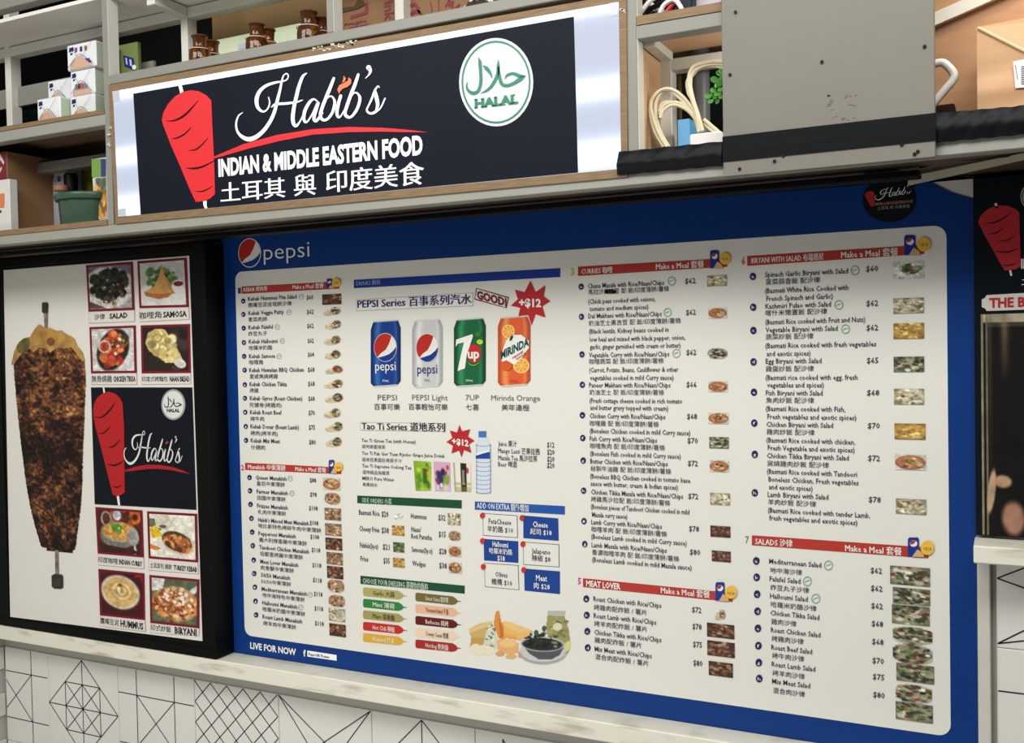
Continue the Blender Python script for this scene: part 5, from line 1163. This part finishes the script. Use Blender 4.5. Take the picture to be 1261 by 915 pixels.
# lower left bay
zl = ze
def upright_box(name, u0, v0, u1, Y, d_, z0, m, label, cat, vtop=None):
    a = P(u0, v0, Y); x1 = Xat(u1, Y, a[2])
    return tag(MB().bbox(a[0], x1, Y, Y + d_, z0, a[2], .0006).build(name, m), label, cat), a[0], x1, a[2]
big = thing('cardboard_box', (XF(10, 230, .885), .885, zl), 'tall brown cardboard box with a maroon front in the lower left bay', 'box')
a = P(8, 186, .885); x0 = XC + .003
MB().bbox(x0, a[0], .885, .99, zl, a[2], .0006).build('box_body', M_CARD, big)
mb = MB(); mb.slab([(x0 + .001, zl), (a[0] - .001, zl), (a[0] - .001, a[2] - .001), (x0 + .001, a[2] - .001)], .885, .0004, 0); mb.build('printed_front', mat('maroon_print', (112, 30, 44), .5), big)
mb = MB(); mb.slab(pix([(0,188),(6,200),(5,203),(0,196)], .885), .885, .0008, 0); mb.slab(pix([(0,209),(2.5,205),(3,208),(0,214)], .885), .885, .0008, 0); mb.build('print_letters', ink((206, 190, 186)), big)
wb = thing('small_box', (XF(5, 250, .872), .872, zl), 'small white packet with an orange picture standing before the maroon box', 'box')
a = P(11.3, 220, .872)
MB().bbox(x0 - .001, a[0], .872, .884, zl, a[2], .0008).build('packet_body', mat('white_packet', (206, 204, 200), .4), wb)
poly([(0,239),(5.5,238),(5.5,255),(0,256)], .872, 2, ink((206, 120, 70)), 'picture_print', wb); poly([(0,259),(2,259),(2,262),(0,262)], .872, 2, ink((60, 50, 50)), 'print_letters', wb)
# green tub
c8 = (0, 150, 5.72)
tb0, tb1 = P(340/5.72, 150+600/5.72, .885), P(660/5.72, 150+600/5.72, .885)
rad = (tb1[0]-tb0[0])/2; cxx = (tb0[0]+tb1[0])/2; cyy = .878 + rad
ztop = P(450/5.72, 150+494/5.72, cyy - rad)[2]; hh = ztop - zl
tub = thing('storage_tub', (cxx, cyy, zl), 'round ribbed dark green plastic tub with rolled rim on the lower left shelf', 'tub')
M_TUB = mat('green_plastic', (54, 80, 64), .35)
mb = MB(); n = 48; V = []
prof = [(.90, 0), (.94, .02), (1.0, .80)]
for r_, h in prof:
    for k in range(n): q = r_*rad*(1 - (.025 if k % 4 == 0 else 0)); V.append((cxx + q*math.cos(2*math.pi*k/n), cyy + q*math.sin(2*math.pi*k/n), zl + h*hh))
mb.add(V, [(i*n+k, i*n+(k+1) % n, (i+1)*n+(k+1) % n, (i+1)*n+k) for i in range(2) for k in range(n)] + [tuple(range(n))[::-1]]); mb.smooth = True
mb.build('tub_body', M_TUB, tub)
mb = MB(); mb.lathe((cxx, cyy, zl), [(rad*.98, hh*.78), (rad*1.09, hh*.80), (rad*1.12, hh*.90), (rad*1.10, hh*.97), (rad*1.04, hh), (rad*.96, hh*.985), (rad*.9, hh*.97)], 48); mb.build('tub_rim', M_TUB, tub)
# behind the tub
def rect_box(name, quad, Y, d_, z0, m, label, cat):
    a, b_ = P(quad[0]/5.72, 150+quad[1]/5.72, Y), P(quad[2]/5.72, 150+quad[3]/5.72, Y)
    t_ = thing(name, ((a[0]+b_[0])/2, Y, z0), label, cat)
    MB().bbox(a[0], b_[0], Y, Y + d_, z0, a[2], .0006).build('box_body', m, t_); return t_, a, b_
yb_ = .955
t_, a, b_ = rect_box('patterned_box', (355, 285, 525, 480), yb_, .03, zl, mat('pale_blue_card', (176, 182, 196), .5), 'pale box with small red prints standing behind the green tub', 'box')
for x, y in ((372, 385), (405, 345), (418, 405), (378, 320), (470, 330)): poly([(x-9,y-20),(x+9,y-20),(x+9,y+18),(x-9,y+18)], yb_, 2, ink((120, 60, 80)), 'red_print', t_, c8)
poly([(355,470),(455,480),(455,440),(360,440)], yb_, 1.5, ink((150, 156, 172)), 'shaded_print', t_, c8)
t_, a, b_ = rect_box('small_box', (535, 270, 640, 350), yb_ + .012, .02, zl, mat('olive_card', (120, 116, 40), .5), 'yellow and dark box at the back behind the black pot', 'box')
poly([(552,292),(625,288),(625,340),(552,345)], yb_ + .012, 2, ink((176, 166, 60)), 'label_print', t_, c8)
pc = P(548/5.72, 150+470/5.72, .955); pr = P(640/5.72, 150+420/5.72, .955)[0] - P(458/5.72, 150+420/5.72, .955)[0]
pot = thing('black_pot', (pc[0], .935, zl), 'black round pot with brown wooden knob behind the green tub', 'pot')
pr /= 2; zt_ = ZF(548/5.72, 150+352/5.72, .94)
cy2 = .944
mb = MB(); mb.lathe((pc[0], cy2, zl), [(pr*.3, 0), (pr*.34, .002), (pr*.34, (zt_-zl)*.35), (pr*.34, (zt_-zl)*.55), (pr*.36, zt_-zl-.004), (pr*.3, zt_-zl)], 24); mb.build('pot_body', M_BLACK, pot)
mb = MB(); mb.lathe((pc[0], cy2-.016, zl+(ZF(548/5.72, 150+490/5.72, cy2)-zl)), [(.0085, -.001), (.0095, 0), (.0095, .006), (.007, .0075)], 20); mb.build('knob', mat('brown_knob', (150, 104, 78), .5), pot)
fx = P(648/5.72, 150+262/5.72, .90)
fb_ = thing('noodle_box', (fx[0] + .01, .90, zl), 'green and white food packet with orange flower picture beside the tub', 'packet')
fx1 = xp0 + .004
MB().bbox(fx[0], fx1, .90, .925, zl, fx[2], .0006).build('box_body', mat('food_packet', (206, 202, 192), .45), fb_)
poly([(648,262),(712,262),(715,385),(650,392)], .90, 2, ink((120, 156, 76)), 'green_print', fb_, c8); poly([(712,262),(748,262),(748,385),(715,388)], .90, 2, ink((58, 70, 120)), 'blue_print', fb_, c8)
rng = np.random.default_rng(4); p = Pic(20, 50, (206, 202, 192)); p.blobs(50, .55, .5, .45, .45, [(206, 140, 60), (190, 110, 50), (226, 180, 90), (120, 90, 60)], .1); p.blobs(12, .5, .1, .4, .1, [(90, 100, 80)], .1)
picture(p, [(655, 400), (748, 392), (755, 680), (668, 690)], .90, 2, fb_, c8)

# upper bays: amber jars
zj_ = zt1
M_AMB = mat('amber_glass', (150, 88, 34), .05, trans=.85, ior=1.4)
def jar(u, Y, k, label):
    p_ = P(u, 60, Y); t_ = thing('amber_bottle', (p_[0], Y, zj_), label, 'bottle', 'amber glass bottles on the upper shelf')
    s_ = k*.0125
    mb = MB(); mb.lathe((p_[0], Y, zj_), [(s_*.8, 0), (s_*.98, .001), (s_, s_*.5), (s_, s_*1.0), (s_*.92, s_*1.4), (s_*.74, s_*1.66), (s_*.60, s_*1.75)], 28); mb.build('bottle_body', M_AMB, t_)
    mb = MB(); mb.lathe((p_[0], Y, zj_), [(s_*.60, s_*1.72), (s_*.60, s_*2.0), (s_*.63, s_*2.5), (s_*.70, s_*2.62), (s_*.70, s_*2.7), (s_*.5, s_*2.7)], 28); mb.build('bottle_neck', M_AMB, t_)
    mb = MB(); mb.tube([(p_[0] + s_*1.0*math.cos(a), Y + s_*1.0*math.sin(a), zj_ + s_*1.45) for a in np.linspace(math.pi*1.02, math.pi*1.98, 14)], s_*.045, 6); mb.build('rim_highlight', mat('glass_highlight', (206, 190, 176), .2), t_)  # pale half ring, a glint painted on the bottle shoulder
    mb = MB(); mb.lathe((p_[0], Y, zj_), [(s_*.70, s_*2.64), (s_*.76, s_*2.68), (s_*.74, s_*2.77), (s_*.66, s_*2.78)], 28); mb.build('bottle_lip', mat('glass_lip', (110, 70, 44), .1, trans=.3), t_)
jar(246, .885, 1.0, 'amber glass bottle at the front, first of three from the left on the upper shelf')
jar(261, .908, 1.0, 'amber glass bottle at the back behind the first front bottle')
jar(316.5, .885, 1.0, 'amber glass bottle at the front, middle one of the row of three')
jar(330, .906, 1.0, 'amber glass bottle at the back behind the middle front bottle')
jar(381, .885, 1.05, 'amber glass bottle at the front next to the grey post, third of the row')
jar(397, .906, 1.0, 'amber glass bottle at the back, almost hidden by the grey post')
# boxes in the upper bays
def up_box(name, u0, v0, u1, Y, d_, m, label, cat='box'):
    a = P(u0, v0, Y); x1 = Xat(u1, Y, a[2]); t_ = thing(name, ((a[0]+x1)/2, Y, zj_), label, cat)
    MB().bbox(a[0], x1, Y, Y + d_, zj_, a[2], .0006).build('box_body', m, t_); return t_
g_ = up_box('tea_box', 141, 57, 169, .925, .006, mat('green_card', (112, 128, 70), .5), 'green box with dark blue label in the bay beside the left post')
poly([(152,68),(165,72),(166,87),(154,82)], .925, 2, ink((32, 40, 120)), 'label_print', g_); poly([(155,71),(157,72),(158,80),(156,79)], .925, 3, ink((190, 196, 220)), 'label_stroke', g_); poly([(160,73),(162.5,74),(163.5,82),(161,81)], .925, 3, ink((190, 196, 220)), 'label_stroke', g_); disc(166, 83, 2.6, 3, .925, 3, I_W, 'round_mark', g_, None, 12)
g2_ = up_box('flat_green_box', 262, 50, 370, .952, .05, mat('pale_green_card', (186, 204, 160), .45, rgb2=(210, 218, 200), scale=9), 'long pale green box lying behind the amber bottles')
poly([(294,55),(306,53),(306,59),(294,61)], .952, 2, ink((176, 186, 206)), 'label_print', g2_)
a = P(240, 22, .975); x1 = XF(401, 10, .975)
zz0 = P(262, 49, .975)[2] + .004
MB_ = MB().bbox(a[0], x1, 1.005, 1.04, zj_, P(401, -14, 1.0)[2], .001)
tag(MB_.build('cardboard_box', mat('dull_cardboard', (120, 96, 60), .75, var=.1, scale=5)), 'wide dull brown cardboard box at the back above the pale green box', 'box')
c_ = up_box('printed_carton', 420.5, -8, 486, .945, .05, M_CARD, 'brown carton with dark red print right of the grey middle post')
M_PR = ink((132, 52, 62))
mb = MB(); text(mb, 'Fragile', 424, 31, 452, 3.4, .945, 2, yc1=25, bold=.03); text(mb, 'KEEP DRY', 430, 36, 455, 3, .945, 2, yc1=30, bold=.03); mb.build('carton_lettering', M_PR, c_)
v, f = glyphs('rink', .02, 2); mb = MB(); q0 = P(481, 6, .945); w_ = v[:, 0].max()-v[:, 0].min()
k = .028/w_; mb.add(np.stack([q0[0] - .002 - v[:, 1]*k*-1 - .006, np.full(len(v), .945 - 2*L0), q0[2] + .012 - v[:, 0]*k], 1), f); mb.build('carton_lettering', M_PR, c_)
poly([(432,20),(450,14),(450,3),(453,3),(453,17),(432,24)], .945, 2, M_PR, 'arrow_print', c_)
mb = MB(); mb.slab(pix([(421,10),(437,8),(441,0),(446,0),(450,6),(441,11),(421,16)], .945), .945, .0012, .0008); mb.build('torn_flap', mat('dark_card', (80, 62, 40), .7), c_)
c2_ = up_box('printed_carton', 503.5, -12, 600, .945, .05, M_CARD, 'brown carton with purple red print behind the plastic bag')
mb = MB()
for q in ([(504,8,3),(512,6,4),(517,16,3)], [(504,18,3),(514,14,4),(520,18,2)], [(530,2,1),(532,12,1),(531,22,1)], [(540,0,1),(541,15,1)], [(549,8,1.5),(554,-1,2),(553,8,2),(558,2,2),(557,12,2.4),(566,6,2)]):
    mb = MB()
    for s_ in stroke(q): mb.slab(pix(s_, .945), .945, .0008, 0)
    mb.build('carton_print', M_PR, c2_)
# plastic bag
pb = P(590, 5, .895); mb = MB(); nx, ny = 22, 10; V = []; r8 = random.Random(8)
for j in range(ny):
    for i in range(nx):
        a, b_ = i/(nx-1), j/(ny-1)
        V.append((XF(570, 5, .9) + a*.05, .885 + .02*b_ + .004*r8.random(), zj_ + .020*math.sin(math.pi*min(a*1.0+.05, .97))*(1-abs(b_-.5)*.7) + .004*r8.random()*(a > 0)))
mb.add(V, [(j*nx+i, j*nx+i+1, (j+1)*nx+i+1, (j+1)*nx+i) for j in range(ny-1) for i in range(nx-1)]); mb.smooth = True
tag(mb.build('plastic_bag', mat('clear_plastic_bag', (206, 208, 206), .25, bump=.4, scale=20)), 'crumpled clear plastic bag lying on the shelf above the halal seal', 'bag')

# right bay: cables, pipe, plant, boxes
zr_ = zb1
cab = thing('coiled_cable', (XF(815, 180, .89), .89, zr_), 'bundle of cream cables coiled in the lit bay right of the sign', 'cable')
M_CAB = mat('cream_cable', (204, 194, 164), .42)
def path(pts, t, Y0, Y1, rad_=.0017, off=(0, 0)):
    n_ = len(pts); mb = MB(); mb.tube(catmull([P(t[0]+(x+off[0])/t[2], t[1]+(y+off[1])/t[2], Y0+(Y1-Y0)*i/(n_-1)) for i, (x, y) in enumerate(pts)], 6), rad_, 7)
    return mb
tc8, tc7 = (740, 100, 7.88), (740, 0, 7.88)
loops = [[(640,640),(560,500),(505,350),(485,210),(560,100),(660,75),(760,120),(860,230),(930,350),(975,500)],
         [(610,640),(520,480),(478,300),(500,180),(590,85),(690,80),(800,160),(900,290),(960,490)],
         [(660,640),(590,520),(540,380),(530,230),(580,120),(650,90),(750,150),(850,260),(920,380),(950,490)],
         [(575,360),(600,290),(680,235),(760,240),(850,290),(920,380),(960,500)],
         [(570,330),(610,240),(700,205),(790,225),(870,290),(935,370),(985,500)],
         [(560,300),(600,215),(670,205),(640,230),(590,280),(560,380),(580,520),(640,640)]]
for k, l in enumerate(loops): path(l, tc8, .884 + .002*k, .90).build('cable_loop', M_CAB, cab)
tall = [[(1180,600),(1100,595),(1000,610),(910,640),(865,700),(850,790),(860,880),(890,980),(930,1100),(965,1270)],
        [(1180,625),(1100,620),(1010,635),(930,670),(880,730),(868,820),(880,900),(905,1000),(945,1120),(985,1270)],
        [(1180,650),(1080,640),(960,660),(895,720),(840,790),(850,900),(880,960),(920,1080),(950,1280)],
        [(1000,1160),(1060,1210),(1130,1270),(1190,1330)], [(1000,1200),(1060,1250),(1110,1290),(1130,1340)]]
for k, l in enumerate(tall): path(l, tc7, .893 + .002*k, .895).build('cable_loop', M_CAB, cab)
wx = P(740+860/7.88, 100+520/7.88, .882); wx1 = Xat(740+1170/7.88, .882, wx[2])
tag(MB().bbox(wx[0], wx1, .882, .90, zr_, ZF(740+900/7.88, 100+512/7.88, .882), .001).build('white_box', mat('white_card', (226, 222, 222), .5)), 'small white box beneath the coiled cables', 'box')
bx = P(740+818/7.88, 100+425/7.88, .925); tag(MB().bbox(bx[0], bx[0] + .012, .9, .93, zr_, bx[2], .0006).build('blue_box', mat('sky_blue_card', (96, 160, 206), .45)), 'sky blue packet between the white box and the rack post', 'packet')
pa = XF(740+955/7.88, 130, .955)
mb = MB(); mb.lathe((pa, .962, zr_), [(.0085, 0), (.0085, .2)], 20); tag(mb.build('grey_pipe', mat('grey_plastic_pipe', (120, 122, 126), .35)), 'vertical grey pipe behind the cables', 'pipe')
# plant
pl = thing('leafy_plant', (XF(880, 100, .93), .93, zr_), 'artificial plant with bright green round leaves at the edge of the cover panel', 'plant')
M_LF = mat('leaf_green', (98, 176, 74), .4, rgb2=(58, 120, 44), scale=30)
mb = MB(); st = P(886, 120, .93); mb.tube([(st[0] + .006, .934, zr_), (st[0] + .006, .934, ZF(884, 80, .93))], .001, 6); mb.build('stem', mat('stem_green', (50, 90, 40), .5), pl)
r9 = random.Random(2)
for (x, y) in ((1100,775),(1150,710),(1145,830),(1080,840-800+100),(1170,760)):
    pass
for t_, x, y, s_ in [(tc7,1102,772,30),(tc7,1150,710,26),(tc7,1145,820,24),(tc7,1172,765,26),(tc7,1165,690,20),(tc8,1090,85,24),(tc8,1048,138,28),(tc8,1105,150,22),(tc8,1065,195,22),(tc8,1135,115,28),(tc8,1160,80,22),(tc8,1130,195,20),(tc8,1165,150,22),(tc8,1155,20,24),(tc8,1125,40,20)]:
    c = P(t_[0]+x/t_[2], t_[1]+y/t_[2], .925); rr2 = s_/7.88/1050*1.0
    mb = MB(); a0 = r9.random()*6; n = 12; V = [(c[0], c[1] + .0012, c[2])]
    for k in range(n):
        a = 2*math.pi*k/n; q = rr2*(1 + .12*math.cos(2*(a-a0))); V.append((c[0] + q*math.cos(a), c[1] - .001*math.sin(a+a0), c[2] + q*math.sin(a)*.9))
    mb.add(V, [(0, k+1, (k+1) % n + 1) for k in range(n)]); mb.smooth = True; mb.build('leaf', M_LF, pl)
# top right small bay
zt_ = zr2
b1_ = up = P(853, 5, .9)
tag(MB().bbox(XF(853, 5, .9), XF(889, 5, .9), .9, .94, zt_, zt_ + .05, .001).build('lilac_box', mat('lilac_card', (206, 196, 212), .5)), 'pale lilac box in the small bay above the cables', 'box')
tag(MB().bbox(XF(838, 5, .885), XF(852, 5, .885), .885, .92, zt_, zt_ + .04, .001).build('dark_box', mat('dark_blue_card', (34, 42, 54), .4)), 'dark box beside the pale lilac box in the small top bay', 'box')
sh = thing('strap_bundle', (XF(815, 10, .88), .88, zt_), 'tangle of white, red and black straps in the small top bay', 'strap')
for k, (c, pts) in enumerate([((226, 224, 222), [(790,14),(800,2),(812,-6)]), ((226, 224, 222), [(812,18),(818,6),(830,0),(838,8),(841,16)]), ((190, 40, 60), [(820,16),(828,6),(836,0)]), ((40, 38, 44), [(795,16),(806,8),(822,2),(834,12)]),
      ((216, 214, 212), [(798,2),(808,10),(820,16),(834,14)]), ((176, 34, 54), [(832,2),(826,8),(832,15),(838,12)]), ((60, 58, 66), [(787,10),(796,18),(806,16)]), ((206, 204, 202), [(800,17),(806,13),(814,15)])]):
    n_ = len(pts); mb = MB(); mb.tube(catmull([P(u, v, .878 + .003*k) for u, v in pts], 6), .0022, 7); mb.build('strap', mat('strap_%d' % k, c, .5), sh)

# far right bay: paper bag etc.
bp = thing('wood_bay_panel', (.02, .96, zb1), 'light wood panel closing the back of the right-hand bay', 'panel')
MB().box(XF(1140, 60, .96), .54, .962, .972, zb1, .62).build('panel_sheet', mat('tan_wood_board', (186, 142, 104), .5, rgb2=(168, 124, 88), scale=4, stretch=(2, 2, 14), width=.3), bp)
mb = MB(); d0, d1, d2, d3 = P(1146, 17, .955), P(1262, -34, .955), P(1262, -17.5, .955), P(1146, 33.5, .955)
mb.add([tuple(d0), tuple(d1), tuple(d2), tuple(d3)] + [(q[0], q[1] + .0065, q[2]) for q in (d0, d1, d2, d3)], [(3,2,1,0),(4,5,6,7),(0,1,5,4),(1,2,6,5),(2,3,7,6),(3,0,4,7)])
mb.build('slanted_batten', M_BEAMW, bp)
bag = thing('paper_bag', (XF(1230, 130, .885), .885, zb1), 'folded brown paper bag with white sticker in the brightly lit right bay', 'bag')
M_BAG = mat('kraft_paper', (206, 166, 128), .6, rgb2=(190, 148, 110), scale=5, bump=.35, stretch=(1, 1, 4))
tg = (1120, 0, 6.1)
f0 = P(1120+505/6.1, 205/6.1, .885); zbt = f0[2]
x1b = f0[0] + .12
mb = MB(); ny_, nx_ = 14, 16; V = []
for j in range(ny_):
    for i in range(nx_):
        a, b_ = i/(nx_-1), j/(ny_-1)
        V.append((f0[0] + (x1b-f0[0])*a, .885 + .0016*math.sin(b_*19 + a*3)*(b_ > .35) + .004*b_*0, zb1 + .0002 + (zbt-zb1)*(1-b_) + .006*a*(b_ < .05)))
n0 = len(V)
V += [(x, .94, z) for x, y, z in V]
Fc = [(j*nx_+i, j*nx_+i+1, (j+1)*nx_+i+1, (j+1)*nx_+i) for j in range(ny_-1) for i in range(nx_-1)]
bd = list(range(nx_)) + [(j+1)*nx_-1 for j in range(1, ny_)] + [(ny_-1)*nx_+i for i in range(nx_-2, -1, -1)] + [j*nx_ for j in range(ny_-2, 0, -1)]
Fc += [(bd[k], bd[(k+1) % len(bd)], bd[(k+1) % len(bd)] + n0, bd[k] + n0) for k in range(len(bd))]
mb.add(V, Fc); mb.smooth = True; mb.build('bag_body', M_BAG, bag)
mb = MB(); e0, e1, e2 = P(1120+515/6.1, 208/6.1, .8835), P(1262, 63, .8835), P(1262, 34, .8835)
mb.slab([(e0[0], e0[2]), (e1[0], e1[2]), (e2[0], e2[2] + .004)], .8835, 0, .0012); mb.build('folded_flap', mat('kraft_paper_flap', (214, 176, 138), .6), bag)
mb = MB(); mb.tube([e0, (e0+e1)/2, e1], .0011, 6); mb.build('flap_crease', mat('kraft_crease', (226, 192, 156), .6), bag)
lb_ = poly([(778,462),(880,440),(880,655),(795,662)], .8825, 0, mat('white_sticker', (226, 222, 224), .5), 'sticker', bag, tg)
mb = MB()
for k in range(9):
    y = 500 + k*16; mb.slab(pix([(838, y), (870, y-3), (870, y+4), (840, y+7)], .8825, tg), .8825, L0, 0)
mb.slab(pix([(793,490),(797,489),(815,600),(811,601)], .8825, tg), .8825, L0, 0); mb.build('sticker_print', ink((90, 88, 100)), lb_)
hd = MB(); hd.tube(catmull([P(1120+x/6.1, y/6.1, .90) for x, y in ((150,500),(190,480),(250,472),(300,510),(335,560),(320,610),(270,670),(220,730),(170,790))], 6), .0034, 10)
tag(hd.build('handle_loop', mat('white_handle_plastic', (226, 222, 216), .4)), 'white plastic handle loop sticking out beside the cover panel', 'strap')  # the white handle loop in the right bay
kn = P(1120+400/6.1, 800/6.1, .90); mb = MB(); mb.lathe((kn[0], .90, zb1), [(.009, 0), (.0105, .002), (.0105, .012), (.008, .016), (.004, .017)], 24)  # black knob-like shape, turned as a small dome
tag(mb.build('black_knob', M_BLACK), 'small black rounded knob standing left of the paper bag', 'case')
db = P(1120+200/6.1, 785/6.1, .91); tag(MB().bbox(XF(1150, 128, .92), XF(1120+340/6.1, 128, .92), .92, .95, zb1, ZF(1170, 127.5, .92), .001).build('dark_tray', mat('dark_brown_tray', (58, 44, 38), .5)), 'low dark brown tray behind the small black rounded knob', 'tray')
